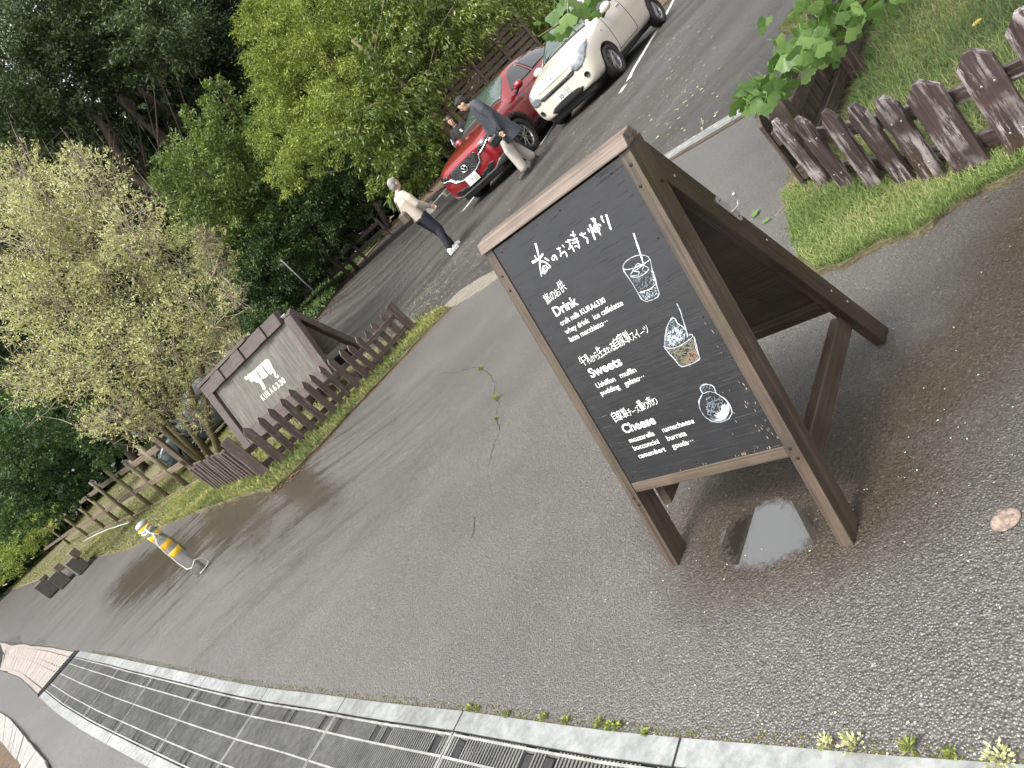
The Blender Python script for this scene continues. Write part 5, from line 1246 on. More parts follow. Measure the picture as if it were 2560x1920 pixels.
# dark teal car half hidden behind the pale shrub
car3 = empty('car', (0, 0, 0), 0, 'dark teal car mostly hidden behind the pale leafed shrub', 'car')
cb3, bv3 = body_loft(ST_W, 'paint_teal', 'body', [(-.70, .30), (-3.19, .30)], .335, car3)
decal(bv3, [(-1.06, -.60), (-1.06, .60), (-1.62, .52), (-1.62, -.52)], 'z', 1, 'windscreen', 'windscreen_glass', car3, .004, .08)
for s in (1, -1):
    decal(bv3, [(-1.30, 1.045), (-1.62, 1.33), (-1.78, 1.40), (-2.9, 1.38), (-3.05, 1.08)], 'y', s, 'side_window', 'privacy_glass', car3, .004, .08)
    for x in (-.70, -3.19): wheel(car3, x, .735 * s, .287, .287, .195, s, 7, False)
    decal(bv3, [(.42 * s, .67), (.55 * s, .63), (.74 * s, .74), (.72 * s, .82), (.5 * s, .75)], 'x', 1, 'headlight', 'lamp_clear', car3, .006, .05)
p3 = AT(440, 1085, 18.0); car3.location = (p3.x - .9, p3.y + .2, terr(p3.x, p3.y)); car3.rotation_euler = (0, 0, R(-155))
# ------------------------------------------------------------------ people
def remesh(m, name, mat, parent, vox=.010, smooth=4):
    o = m.build(name, mat, parent); r = o.modifiers.new('r', 'REMESH'); r.mode = 'VOXEL'; r.voxel_size = vox
    s = o.modifiers.new('s', 'SMOOTH'); s.iterations = smooth; s.factor = .5
    dg = bpy.context.evaluated_depsgraph_get(); dg.update(); ev = bpy.data.meshes.new_from_object(o.evaluated_get(dg)); o.modifiers.clear(); old = o.data; o.data = ev; bpy.data.meshes.remove(old)
    ev.polygons.foreach_set('use_smooth', [True] * len(ev.polygons)); return o
def ell(m, secs, n=20):
    """loft of ellipses: (centre, forward radius, side radius, tilt about side axis)"""
    V, F = [], []
    for c, rf, rs, tl_ in secs:
        for k in range(n):
            a = 2 * math.pi * k / n; x, y = rf * math.cos(a), rs * math.sin(a)
            V.append((c[0] + x * math.cos(tl_), c[1] + y, c[2] - x * math.sin(tl_)))
    for i in range(len(secs) - 1):
        for k in range(n): k2 = (k + 1) % n; F.append((i * n + k, i * n + k2, i * n + n + k2, i * n + n + k))
    F += [tuple(range(n - 1, -1, -1)), tuple(range((len(secs) - 1) * n, len(secs) * n))]; m.add(V, F, None, True)
def limb(m, pts, rad):
    m.tube(pts, rad, 12)
    for p, r in zip(pts, rad): m.ball(p, r * .995, 12, 8)
def hand_(m, w, d, side, curl=.5):
    """hand at wrist w pointing along d, four fingers and a thumb"""
    w, d = Vector(w), Vector(d).normalized(); fwd = Vector((1, 0, 0)); fwd = (fwd - d * fwd.dot(d)).normalized(); lat = d.cross(fwd)
    m.ball(w + d * .045, .036, 10, 8, (1.0, .75, 1.15))
    limb(m, [w, w + d * .04, w + d * .075], [.024, .028, .026])
    for k, (o, L) in enumerate(((.030, .062), (.011, .070), (-.009, .066), (-.027, .052))):
        p0 = w + d * .078 + fwd * o; inn = -lat * side
        p1 = p0 + d * L * .5 + inn * .01 * curl; p2 = p1 + (d * (1 - curl) + inn * curl * 1.2).normalized() * L * .35; p3_ = p2 + (d * (.6 - curl) + inn * curl * 1.6).normalized() * L * .25
        limb(m, [p0, p1, p2, p3_], [.0095, .009, .0085, .0075])
    p0 = w + d * .03 + fwd * .026; limb(m, [p0, p0 + fwd * .022 + d * .022, p0 + fwd * .026 + d * .052], [.012, .010, .009])
def head_(t, C_, yaw, pitch, hairm, style, skinm=None):
    """head parts added to mesh m0 in a local frame, face towards local +x"""
    Rm = Matrix.Rotation(yaw, 3, 'Z') @ Matrix.Rotation(pitch, 3, 'Y')
    return lambda p: Vector(C_) + Rm @ Vector(p)
def person(name_pose, label):
    pz = name_pose; t = empty('person', (0, 0, 0), 0, label, 'person'); H_ = head_(t, pz['head'], pz['hyaw'], pz['hpitch'], None, None)
    b = MB()
    def hb(c, r, sq, n=14): # ball in head frame
        q = MB(); q.ball((0, 0, 0), r, n, 10, sq); b.add([H_(Vector(v) + Vector(c)) for v in q.v], q.f, None, True)
    hb((0, 0, .02), .098, (.98, .80, 1.10)); hb((.022, 0, -.045), .070, (.98, .86, 1.0)); hb((.048, 0, -.085), .034, (.9, 1.0, .75)); hb((.092, 0, -.012), .017, (1.0, .75, 1.5)); hb((.100, 0, -.030), .013, (1, 1, .8))
    for s in (1, -1): hb((-.005, .080 * s, -.005), .024, (.8, .45, 1.35)); hb((.060, .040 * s, -.015), .026, (.7, .9, .9))
    hb((.080, 0, -.062), .016, (.7, 1.6, .5)); hb((.078, 0, .035), .028, (.5, 1.8, .5))
    nb = Vector(pz['neck']); limb(b, [nb, (nb + H_((-.02, 0, -.07))) / 2, H_((-.02, 0, -.06))], [.058, .052, .052])
    pel, che = Vector(pz['pelvis']), Vector(pz['chest'])
    limb(b, [pel, (pel + che) / 2, che, nb], [.10, .095, .10, .055])
    for side, k in ((1, 'L'), (-1, 'R')):
        sh, el, wr = [Vector(p) for p in pz['arm' + k]]; limb(b, [che + Vector((0, .08 * side, .04)), sh - Vector((0, .02 * side, .02)), el, wr], [.05, .040, .034, .026]); hand_(b, wr, wr - el + Vector((.02, 0, 0)), side, pz.get('curl', .5))
        hp, kn, an = [Vector(p) for p in pz['leg' + k]]; limb(b, [hp, kn, an], [.075, .048, .034])
    remesh(b, 'body', 'skin', t, .0085, 3)
    # eyes, brows and lips
    e = MB()
    for s in (1, -1):
        q = MB(); q.ball((0, 0, 0), .0085, 8, 6, (.6, 1.5, .6)); e.add([H_(Vector(v) + Vector((.0865, .034 * s, .0))) for v in q.v], q.f, None, True)
        q = MB(); q.ball((0, 0, 0), .011, 8, 6, (.4, 1.9, .3)); e.add([H_(Vector(v) + Vector((.0925, .034 * s, .026))) for v in q.v], q.f, None, True)
    e.build('eyes', 'eye_dark', t)
    e = MB(); q = MB(); q.ball((0, 0, 0), .011, 8, 6, (.5, 2.0, .5)); e.add([H_(Vector(v) + Vector((.0905, 0, -.062))) for v in q.v], q.f, None, True); e.build('lips', 'lip', t)
    # hair
    h = MB()
    def hh(c, r, sq): q = MB(); q.ball((0, 0, 0), r, 16, 12, sq); h.add([H_(Vector(v) + Vector(c)) for v in q.v], q.f, None, True)
    for c, r, sq in pz['hair']: hh(c, r, sq)
    o = remesh(h, 'hair', pz['hairm'], t, .008, 2); return t
vx = Vector
# -- man in beige jacket, walking away to the right, head turned
pB = dict(head=(.05, .0, 1.56), hyaw=R(12), hpitch=R(4), neck=(-.015, 0, 1.40), pelvis=(-.02, 0, .90), chest=(-.035, 0, 1.22),
          armL=[(-.03, .19, 1.34), (-.06, .26, 1.07), (.10, .27, .86)], armR=[(-.03, -.19, 1.34), (.0, -.25, 1.07), (.15, -.22, .88)],
          legL=[(-.02, .09, .88), (.07, .10, .48), (.11, .11, .10)], legR=[(-.02, -.09, .88), (.03, -.10, .48), (-.07, -.10, .11)], toeL=vx((1, .1, -.35)), toeR=vx((1, -.1, -.45)), curl=.8,
          hair=[((-.022, 0, .045), .098, (1.0, .86, 1.0)), ((-.055, 0, .0), .078, (.8, .98, 1.15)), ((.02, 0, .085), .062, (1.1, 1.1, .7)), ((-.02, .055, .01), .042, (1.0, .6, 1.3)), ((-.02, -.055, .01), .042, (1.0, .6, 1.3))], hairm='hair_grey')
B_ = person(pB, 'grey haired man in beige jacket, black trousers and white trainers crossing the lot')
m = MB(); ell(m, [((-.03, 0, .84), .135, .185, .05), ((-.035, 0, .95), .140, .185, .0), ((-.04, 0, 1.10), .135, .185, 0), ((-.045, 0, 1.24), .135, .20, 0), ((-.035, 0, 1.34), .105, .20, .1), ((-.02, 0, 1.40), .080, .12, .2), ((-.012, 0, 1.43), .068, .075, .2)])
limb(m, [(-.035, .15, 1.34), (-.045, .235, 1.22), (-.065, .27, 1.07), (.03, .272, .96), (.085, .27, .885)], [.078, .074, .066, .058, .048]); limb(m, [(-.035, -.15, 1.34), (-.02, -.225, 1.22), (-.005, -.255, 1.07), (.08, -.24, .97), (.135, -.225, .905)], [.078, .074, .066, .058, .048])
m.ball((-.02, 0, .88), .13, 16, 10, (1.05, 1.4, .6)); remesh(m, 'jacket', 'cloth_beige', B_, .011, 2)
m = MB(); ell(m, [((-.015, 0, .80), .125, .17, 0), ((-.02, 0, .90), .130, .175, 0), ((-.03, 0, 1.0), .12, .17, 0)])
limb(m, [(-.02, .085, .84), (.075, .10, .49), (.105, .11, .14)], [.112, .085, .066]); limb(m, [(-.02, -.085, .84), (.035, -.10, .49), (-.06, -.10, .15)], [.112, .085, .066]); remesh(m, 'trousers', 'cloth_navy', B_, .011, 2)
for s, an in ((1, (.10, .11, .0)), (-1, (-.08, -.10, .02))):
    m = MB(); m.ball((an[0] + .05, an[1], .05), .06, 12, 8, (2.1, .8, .75)); m.ball((an[0] - .02, an[1], .075), .052, 12, 8, (1.1, .9, 1.1)); m.tube([(an[0] - .07, an[1], .016 + an[2]), (an[0] + .16, an[1], .016)], .016, 8); m.beam((an[0] - .08, an[1], .015), (an[0] + .165, an[1], .015), .085, .03, UP, .012); remesh(m, 'shoe', 'shoe_white', B_, .009, 2)
gp = AT(1131, 622, 13.0); B_.location = onto(gp); B_.rotation_euler = (0, 0, R(20)); B_.scale = (1.0,) * 3
bag = empty('shoulder_bag', (0, 0, 0), 0, 'brown bag hanging behind the back of the man in the beige jacket', 'bag')
m = MB(); m.beam((-.22, .06, .92), (-.22, .06, 1.14), .13, .22, (0, 1, 0), .035); m.build('bag_body', 'leather_brown', bag)
m = MB(); m.tube([(-.20, .15, 1.10), (-.17, .08, 1.28), (-.10, -.02, 1.40), (0, -.08, 1.43), (.09, -.08, 1.36), (.115, .02, 1.20), (.08, .14, 1.05), (-.08, .21, .96), (-.19, .16, .95)], .012, 6); m.build('strap', 'leather_brown', bag)
bag.location = B_.location; bag.rotation_euler = B_.rotation_euler
# -- man in charcoal coat, leaning forward and walking to the left
pA = dict(head=(.16, 0, 1.53), hyaw=R(-12), hpitch=R(22), neck=(.05, 0, 1.41), pelvis=(-.03, 0, .90), chest=(.02, 0, 1.22),
          armL=[(.03, .19, 1.36), (-.02, .24, 1.08), (.02, .25, .82)], armR=[(.03, -.19, 1.36), (.06, -.24, 1.08), (.14, -.22, .86)],
          legL=[(-.03, .09, .88), (.10, .10, .47), (.13, .10, .09)], legR=[(-.03, -.09, .88), (.01, -.10, .48), (-.15, -.10, .12)], toeL=vx((1, 0, -.3)), toeR=vx((.9, 0, -.7)), curl=.9,
          hair=[((-.018, 0, .045), .100, (1.0, .86, 1.0)), ((-.055, 0, .0), .078, (.8, .98, 1.2)), ((.03, 0, .088), .062, (1.15, 1.1, .65)), ((-.01, .055, .02), .042, (1.1, .6, 1.2)), ((-.01, -.055, .02), .042, (1.1, .6, 1.2)), ((-.06, 0, -.045), .055, (.7, 1.2, 1.0))], hairm='hair_black')
A_ = person(pA, 'man in charcoal coat and pale trousers walking past the red car, looking down')
m = MB(); ell(m, [((-.085, 0, .57), .235, .275, .0), ((-.07, 0, .70), .22, .26, 0), ((-.045, 0, .85), .195, .24, 0), ((-.02, 0, 1.0), .175, .22, 0), ((.005, 0, 1.15), .16, .215, .05), ((.02, 0, 1.28), .135, .21, .1), ((.035, 0, 1.37), .11, .195, .2), ((.05, 0, 1.42), .082, .12, .3), ((.062, 0, 1.455), .07, .08, .35)])
limb(m, [(.03, .15, 1.37), (.01, .225, 1.24), (-.02, .25, 1.08), (.0, .255, .95), (.017, .252, .845)], [.085, .076, .066, .059, .052]); limb(m, [(.03, -.15, 1.37), (.045, -.225, 1.24), (.06, -.25, 1.08), (.1, -.235, .96), (.13, -.225, .88)], [.085, .076, .066, .059, .052]); remesh(m, 'coat', 'cloth_charcoal', A_, .012, 2)
m = MB(); limb(m, [(-.03, .085, .84), (.10, .10, .48), (.12, .10, .13)], [.115, .098, .082]); limb(m, [(-.03, -.085, .84), (.0, -.10, .49), (-.135, -.10, .16)], [.115, .098, .082]); ell(m, [((-.03, 0, .78), .13, .17, 0), ((-.03, 0, .92), .13, .17, 0)]); remesh(m, 'trousers', 'cloth_pale', A_, .012, 2)
for s, an, rt in ((1, (.12, .10), 0), (-1, (-.15, -.10), 1)):
    m = MB(); z0 = .0 if not rt else .05; m.tube([(an[0] - .07, an[1], .045 + z0), (an[0] + .05, an[1], .04 + z0 * .6), (an[0] + .17, an[1], .03)], [.038, .04, .028], 10); m.ball((an[0] - .02, an[1], .08 + z0), .045, 10, 8); m.beam((an[0] - .09, an[1], .015 + z0), (an[0] + .18, an[1], .013), .08, .026, UP, .01); remesh(m, 'shoe', 'leather_black', A_, .009, 2)
A_.location = onto(AT(1345, 437, 12.45)); A_.rotation_euler = (0, 0, R(176)); A_.scale = (1.03,) * 3
bag = empty('handbag', (0, 0, 0), 0, 'small black bag carried at the hip by the man in the charcoal coat', 'bag')
m = MB(); m.beam((.10, .31, .78), (.30, .31, .74), .10, .16, UP, .03); m.build('bag_body', 'leather_black', bag)
m = MB(); m.tube([(.12, .31, .84), (.05, .285, .9), (.02, .27, 1.1), (.03, .26, 1.25), (.04, .2, 1.42)], .009, 6); m.build('strap', 'leather_black', bag)
bag.location = A_.location; bag.rotation_euler = A_.rotation_euler; bag.scale = A_.scale
# -- person behind the red car
pC = dict(head=(.02, 0, 1.50), hyaw=R(10), hpitch=R(6), neck=(-.01, 0, 1.34), pelvis=(0, 0, .86), chest=(-.01, 0, 1.18),
          armL=[(-.01, .17, 1.30), (.02, .22, 1.05), (.14, .17, .90)], armR=[(-.01, -.17, 1.30), (.0, -.22, 1.04), (.12, -.20, .88)],
          legL=[(0, .08, .84), (.02, .09, .46), (0, .09, .09)], legR=[(0, -.08, .84), (.02, -.09, .46), (0, -.09, .09)], toeL=vx((1, 0, -.4)), toeR=vx((1, 0, -.4)),
          hair=[((-.02, 0, .045), .104, (1.0, .90, 1.02)), ((-.045, 0, -.02), .088, (.85, 1.05, 1.2)), ((.05, .01, .072), .05, (.9, 1.5, .7)), ((.0, .07, .0), .045, (1.1, .6, 1.5)), ((.0, -.07, .0), .045, (1.1, .6, 1.5))], hairm='hair_brown')
C3 = person(pC, 'dark haired person in black top standing behind the bonnet of the red car')
m = MB(); ell(m, [((0, 0, .84), .13, .17, 0), ((-.005, 0, 1.0), .12, .165, 0), ((-.01, 0, 1.16), .125, .18, 0), ((-.01, 0, 1.27), .105, .18, 0), ((-.01, 0, 1.33), .08, .11, 0), ((-.008, 0, 1.355), .068, .075, 0)])
limb(m, [(-.01, .14, 1.29), (.0, .205, 1.17), (.02, .225, 1.05)], [.07, .066, .06]); limb(m, [(-.01, -.14, 1.29), (-.005, -.205, 1.17), (.0, -.225, 1.05)], [.07, .066, .06]); tp = remesh(m, 'top', 'cloth_black', C3, .012, 2)
m = MB(); m.ball((.118, .06, 1.20), .03, 8, 6, (.3, .8, 1.0)); m.ball((.118, .065, 1.165), .022, 8, 6, (.3, 1.2, .6)); m.build('chest_print', 'shoe_white', tp)
m = MB(); limb(m, [(0, .08, .82), (.02, .09, .46), (0, .09, .12)], [.10, .07, .055]); limb(m, [(0, -.08, .82), (.02, -.09, .46), (0, -.09, .12)], [.10, .07, .055]); ell(m, [((0, 0, .76), .12, .16, 0), ((0, 0, .9), .12, .16, 0)]); remesh(m, 'trousers', 'cloth_black', C3, .012, 2)
for y in (.09, -.09): m = MB(); m.tube([(-.08, y, .04), (.05, y, .04), (.16, y, .03)], [.04, .042, .03], 10); m.build('shoe', 'leather_black', C3)
hc = AT(1127, 303, 17.2); gz = terr(hc.x, hc.y); sc_ = (hc.z - gz) / 1.50; C3.location = (hc.x, hc.y, gz); C3.rotation_euler = (0, 0, R(-112)); C3.scale = (sc_,) * 3
fo = empty('folder', (0, 0, 0), 0, 'pale blue-white folder held under the arm of the person behind the red car', 'folder')
m = MB(); m.beam((.05, -.27, .86), (.20, -.27, 1.16), .012, .26, (1, 0, 0), .003); m.build('cover', 'paper_white', fo)
fo.location = C3.location; fo.rotation_euler = C3.rotation_euler; fo.scale = C3.scale
# ------------------------------------------------------------------ foliage
def unit(v): return v / np.maximum(1e-9, np.linalg.norm(v, axis=1, keepdims=True))
def leaves(centers, dirs, L, Wd, jit=.25, droop=0., fold=.0):
    """pointed leaves: centers (n,3) base points, dirs (n,3) unit"""
    n = len(centers); l = L * rng.uniform(1 - jit, 1 + jit, (n, 1)); w = Wd * rng.uniform(1 - jit, 1 + jit, (n, 1))
    side = unit(np.cross(dirs, rng.normal(size=(n, 3)))); p0 = centers; p2 = centers + dirs * l + np.array([0, 0, -1]) * droop * l
    mid = centers + dirs * l * .45
    return np.stack([p0, mid + side * w / 2, p2, mid - side * w / 2], 1)
def clump_leaves(c, r, n, L, Wd, tuft=.28, per=16, up=.25, droop=.15, flat=.85, out=.6, dens=1.0):
    """leaves in tufts spread over an ellipsoidal clump"""
    nt = max(24 if n > 600 else 4, int(n / per)); d = unit(rng.normal(size=(nt, 3))); rad = rng.uniform(.35, 1.0, (nt, 1)) ** .5
    rr = np.array([r, r, r * flat]); tc = d * rad * rr * (1 + rng.normal(0, .10, (nt, 1)))
    td = unit(d * out + np.array([0, 0, up]) + rng.normal(0, .35, (nt, 3)))
    k = rng.integers(0, nt, n); s = rng.uniform(0, 1, (n, 1)); base = np.array(c) + tc[k] + td[k] * s * r * tuft * 1.6 + rng.normal(0, r * tuft * .30, (n, 3)) * np.array([1, 1, .55])
    dirs = unit(td[k] * .6 + rng.normal(0, .55, (n, 3)) + np.array([0, 0, -droop])); bl = rng.uniform(0, 1, nt)[k] * .55 + rng.uniform(0, 1, n) * .45
    return leaves(base, dirs, L, Wd), bl
DENS = 9.5
def W3(u, v, d): p = AT(u, v, d); return np.array([p.x, p.y, p.z])
def tree(name, label, cat, clumps, depth, leaf, L, Wd, dens, base=None, trunk_r=.18, bark='bark', dj=1.5, group=None, per=16, tuft=.28, up=.25, droop=.15, branch_r=.05, twigs=0, twm='twig', limbs=True, lift=1.0):
    """clumps are (u, v, radius in photo pixels[, depth offset]); base is a ground point"""
    cs = []
    for q in clumps:
        d = depth + (q[3] if len(q) > 3 else random.uniform(-dj, dj)); cs.append((W3(q[0], q[1], d), q[2] * d / FPX))
    if base is None:
        cx = np.mean([c[0] for c in cs], 0); base = Vector((cx[0], cx[1], terr(cx[0], cx[1])))
    t = empty(name, base, 0, label, cat, group); O_ = np.array(base)
    Q, Bv = [], []
    for c, r in cs:
        n = max(80, int(DENS * dens * (r ** 2) / (L * Wd))); q, b = clump_leaves(c - O_, r, n, L, Wd, tuft, per, up, droop); Q.append(q); Bv.append(b)
    if Q: quadmesh('crown', np.concatenate(Q), leaf, t, np.concatenate(Bv))
    m = MB(); top = np.mean([c[0] for c in cs], 0) - O_; hi = max(c[0][2] for c in cs) - O_[2]
    if limbs:
        spine = [Vector((0, 0, -.2))]
        for k in range(1, 7):
            f = k / 6; spine.append(Vector((top[0] * f * .8 + random.gauss(0, .02 * hi), top[1] * f * .8 + random.gauss(0, .02 * hi), max(.3, hi * .8) * f)))
        m.tube(spine, [trunk_r * (1 - .8 * k / 6) for k in range(7)], 9)
        m.build('trunk', bark, t)
        m = MB(); 
        for c, r in cs:
            e = Vector(c - O_); f = min(.95, max(.15, (e.z * .55) / max(.5, hi * .8))); i = f * 6; i0 = int(min(i, 5)); s = spine[i0].lerp(spine[i0 + 1], i - i0)
            mid = s.lerp(e, .5) + Vector((random.gauss(0, .06), random.gauss(0, .06), -.04)) * (e - s).length
            m.tube([s, s.lerp(mid, .6) + Vector((0, 0, .02)), mid, e.lerp(mid, .3), e], [branch_r, branch_r * .85, branch_r * .65, branch_r * .45, branch_r * .2], 6)
            for _ in range(3 if twigs == 0 else 0):
                dd = Vector(rng.normal(size=3)).normalized() * r * .8; m.tube([mid.lerp(e, random.random()), e + dd * .5, e + dd], [branch_r * .3, branch_r * .2, branch_r * .08], 4)
        m.build('limbs', bark, t)
    if twigs:
        m = MB()
        for c, r in cs:
            e = Vector(c - O_)
            for _ in range(twigs):
                st = e + Vector(rng.normal(size=3)) * r * .35 - Vector((0, 0, r * .3)); dd = (Vector((0, 0, .75)) + Vector(rng.normal(size=3)) * .75).normalized() * r * random.uniform(.5, 1.25) * (1.45 if c[2] > 3.2 else 1)
                b1 = st + dd * .5 + Vector(rng.normal(size=3)) * r * .10; m.tube([st, b1, st + dd + Vector(rng.normal(size=3)) * r * .08], [.007, .005, .002], 3, False)
        m.build('twigs', twm, t)
    return t
# 0. woodland closing the view behind everything
def woodland():
    n = 170000; az = rng.uniform(R(-62), R(62), n); d = rng.uniform(50, 66, n); hmax = np.where((az > R(-46)) & (az < R(3)), 33, 13) + 3 * np.sin(az * 9) + 2 * np.sin(az * 23 + 1)
    hmax = np.where(az < R(-44), 3 + 0 * az, hmax); hmax = np.where((az < R(-38)) & (az > R(-44)), 6 + 1.5 * np.sin(az * 31), hmax); gap = np.exp(-((az - GAPAZ) / R(4.5)) ** 2); hmax = hmax * (1 - .40 * gap)
    h = rng.uniform(0, 1, n) ** .8 * hmax; x, y = np.sin(az) * d, np.cos(az) * d; z = np.array([terr(a, b) for a, b in zip(x, y)])
    c = np.stack([x, y, z + h], 1); dr = unit(rng.normal(size=(n, 3))); q = leaves(c, dr, 1.05, .6)
    o = quadmesh('woodland', q, 'leaf_dark', None, rng.uniform(0, 1, n)); tag(o, 'far dark woodland behind the trees', kind='stuff')
_r = ray(330, 330); GAPAZ = math.atan2(_r.x, _r.y)
woodland()
# 1. far dark wood, top left
tree('evergreen_tree', 'tall dark evergreen tree filling the top left corner, with feathery green sprays', 'tree', [(60, 60, 150), (185, 130, 120), (80, 230, 130), (240, 35, 120), (60, 340, 110), (160, 330, 80), (330, 120, 90), (400, 60, 100), (330, 20, 100), (20, 150, 130), (130, 20, 130), (250, 180, 70), (380, 150, 60), (20, 420, 90), (120, 420, 70)], 31, 'leaf_evergreen', .20, .075, 2.2, onto(AT(520, 700, 33)), .45, branch_r=.05, dj=2, tuft=.34, per=75, droop=.1)
tree('evergreen_tree', 'very dark tall evergreen tree behind, between the top left tree and the lime green one', 'tree', [(480, 50, 130), (560, 150, 115), (620, 50, 120), (520, 250, 80), (650, 190, 100), (720, 20, 120), (590, 280, 80), (700, 280, 90), (450, 160, 60), (780, 120, 120), (850, 30, 120), (540, 350, 60)], 40, 'leaf_dark', .26, .11, 3.0, onto(AT(880, 480, 40)), .2, branch_r=.06, dj=2, per=60)
tree('evergreen_tree', 'dark trees low behind the pale shrub with sky showing through their branches', 'tree', [(430, 500, 95), (320, 570, 110), (180, 560, 120), (60, 520, 110), (520, 430, 75), (230, 480, 60), (420, 600, 100), (260, 420, 42), (340, 470, 40), (90, 640, 130), (450, 420, 38), (480, 350, 45), (430, 250, 40), (190, 400, 45), (390, 210, 36), (300, 230, 34), (460, 300, 40), (410, 440, 30), (385, 290, 30), (270, 330, 30), (230, 250, 50), (280, 370, 26), (300, 310, 34), (345, 350, 30), (285, 400, 36), (360, 400, 34), (250, 300, 30), (330, 280, 24), (240, 350, 34)], 38, 'leaf_dark', .22, .09, 2.4, onto(AT(700, 790, 38)), .3, branch_r=.04, dj=2, per=40)
def bare_trunk(px, d, r, label, bark='bark'):
    W_ = [AT(u, v, d) for u, v in px]; b = onto(W_[0]); m = MB(); t = empty('tree_trunk', b, 0, label, 'tree trunk')
    P_ = [Vector((0, 0, -.2))] + [w - b for w in W_[1:]] ; n = len(P_); m.tube(P_, [r * (1 - .55 * k / (n - 1)) for k in range(n)], 9); m.build('trunk', bark, t)
    m = MB()
    for k in range(7):
        f = random.uniform(.35, .95); i = f * (n - 1); i0 = int(min(i, n - 2)); s = P_[i0].lerp(P_[i0 + 1], i - i0); e = s + Vector((random.uniform(-1, 1) * 3, random.uniform(-1, 1), random.uniform(.2, 1.6))); m.tube([s, s.lerp(e, .5) + Vector((0, 0, .3)), e], [r * .35, r * .22, r * .06], 6)
    m.build('limbs', bark, t); return t
bare_trunk([(640, 610), (500, 440), (421, 358), (320, 262), (221, 171), (130, 80)], 36, .36, 'thick brown trunk leaning through the gap in the dark trees')
bare_trunk([(700, 560), (560, 400), (443, 295), (350, 230), (253, 180), (190, 120)], 37.5, .30, 'second darker trunk to the right of the thick brown one')
bare_trunk([(700, 520), (540, 380), (455, 290), (420, 220), (400, 150)], 38.5, .26, 'upright dark trunk at the right side of the gap in the dark trees')
# 2. mid greens
tree('broadleaf_tree', 'mid green bushy tree with spiky leading shoots left of the lime green one', 'tree', [(565, 340, 80), (500, 430, 90), (620, 420, 105), (505, 300, 42), (545, 245, 34), (540, 210, 20), (700, 350, 80), (640, 540, 120), (520, 540, 90), (740, 470, 110), (455, 480, 60), (430, 430, 45), (580, 480, 90), (690, 260, 60)], 25, 'leaf_mid', .13, .05, 2.0, onto(AT(830, 640, 26)), .09, branch_r=.05, tuft=.30, per=60)
tree('broadleaf_tree', 'lime green light-leaved tree whose boughs spread left of the parked cars', 'tree', [(700, 120, 85), (780, 55, 100), (860, 120, 105), (760, 215, 85), (710, 320, 75), (860, 240, 80), (655, 60, 55), (930, 60, 100), (745, 400, 60), (850, 320, 75), (690, 200, 60), (640, 100, 34), (680, 30, 60), (940, 160, 80), (800, 300, 70), (720, 450, 45), (1000, 20, 80), (640, 25, 30)], 21, 'leaf_lime', .10, .032, 2.1, onto(AT(1165, 400, 20)), .15, bark='bark_mossy', branch_r=.03, tuft=.30, per=60, up=.1, droop=.25)
tree('hedge', 'dark green hedge under the lime tree, beyond the kerb', 'hedge', [(900, 400, 85), (820, 470, 95), (960, 380, 70), (770, 570, 95), (880, 500, 60), (700, 660, 95), (830, 560, 60), (640, 740, 90), (760, 650, 65), (580, 690, 80), (1010, 420, 50), (950, 460, 45), (690, 760, 60), (600, 640, 80), (560, 780, 60)], 26, 'leaf_hedge', .11, .05, 2.2, onto(AT(860, 640, 27)), .1, branch_r=.02, per=60)
tree('broadleaf_tree', 'glossy green tree with drooping leaf clusters above the red car', 'tree', [(1000, 60, 105), (1080, 130, 100), (1150, 60, 105), (1240, 0, 75, 17.2), (1185, 180, 55, 19.4), (1010, 200, 95), (960, 330, 92), (1060, 260, 78), (1000, 420, 66), (1075, 345, 40), (1300, 20, 100), (1050, 10, 110), (1400, 10, 90), (930, 250, 70), (1040, 400, 50), (1090, 420, 34), (1215, 190, 42, 16.9), (1150, 185, 50, 17.0), (1095, 225, 50, 17.0), (1225, 60, 55, 17.0), (1330, 40, 45, 17.0), (1085, 320, 38, 16.8), (1190, 120, 50, 17), (1330, 20, 50, 17), (1360, 60, 34, 17.2), (1225, 110, 40, 17), (960, 460, 40), (1215, 150, 34, 17.2), (1180, 90, 50, 17.0)], 18.6, 'leaf_glossy', .15, .040, 2.2, onto(AT(1222, 420, 18.9)), .14, bark='bark_mossy', branch_r=.03, tuft=.34, per=60, up=-.05, droop=.55, dj=1.0)
bare_trunk([(1240, 400), (1150, 300), (1110, 262), (1060, 190), (1010, 120)], 18.7, .10, 'slender mossy trunk beside the person behind the red car', 'bark_mossy')
bare_trunk([(1180, 385), (1100, 305), (1040, 235), (960, 170), (880, 100)], 18.5, .09, 'slender brown trunk left of the person behind the red car', 'bark_mossy')
tree('bush', 'dark leafy bush in the background to the left of the small grey pole', 'bush', [(640, 830, 55), (560, 850, 60), (700, 800, 40), (600, 900, 50), (500, 900, 60), (660, 880, 30)], 24, 'leaf_hedge', .09, .045, 2.0, None, .06, limbs=False)
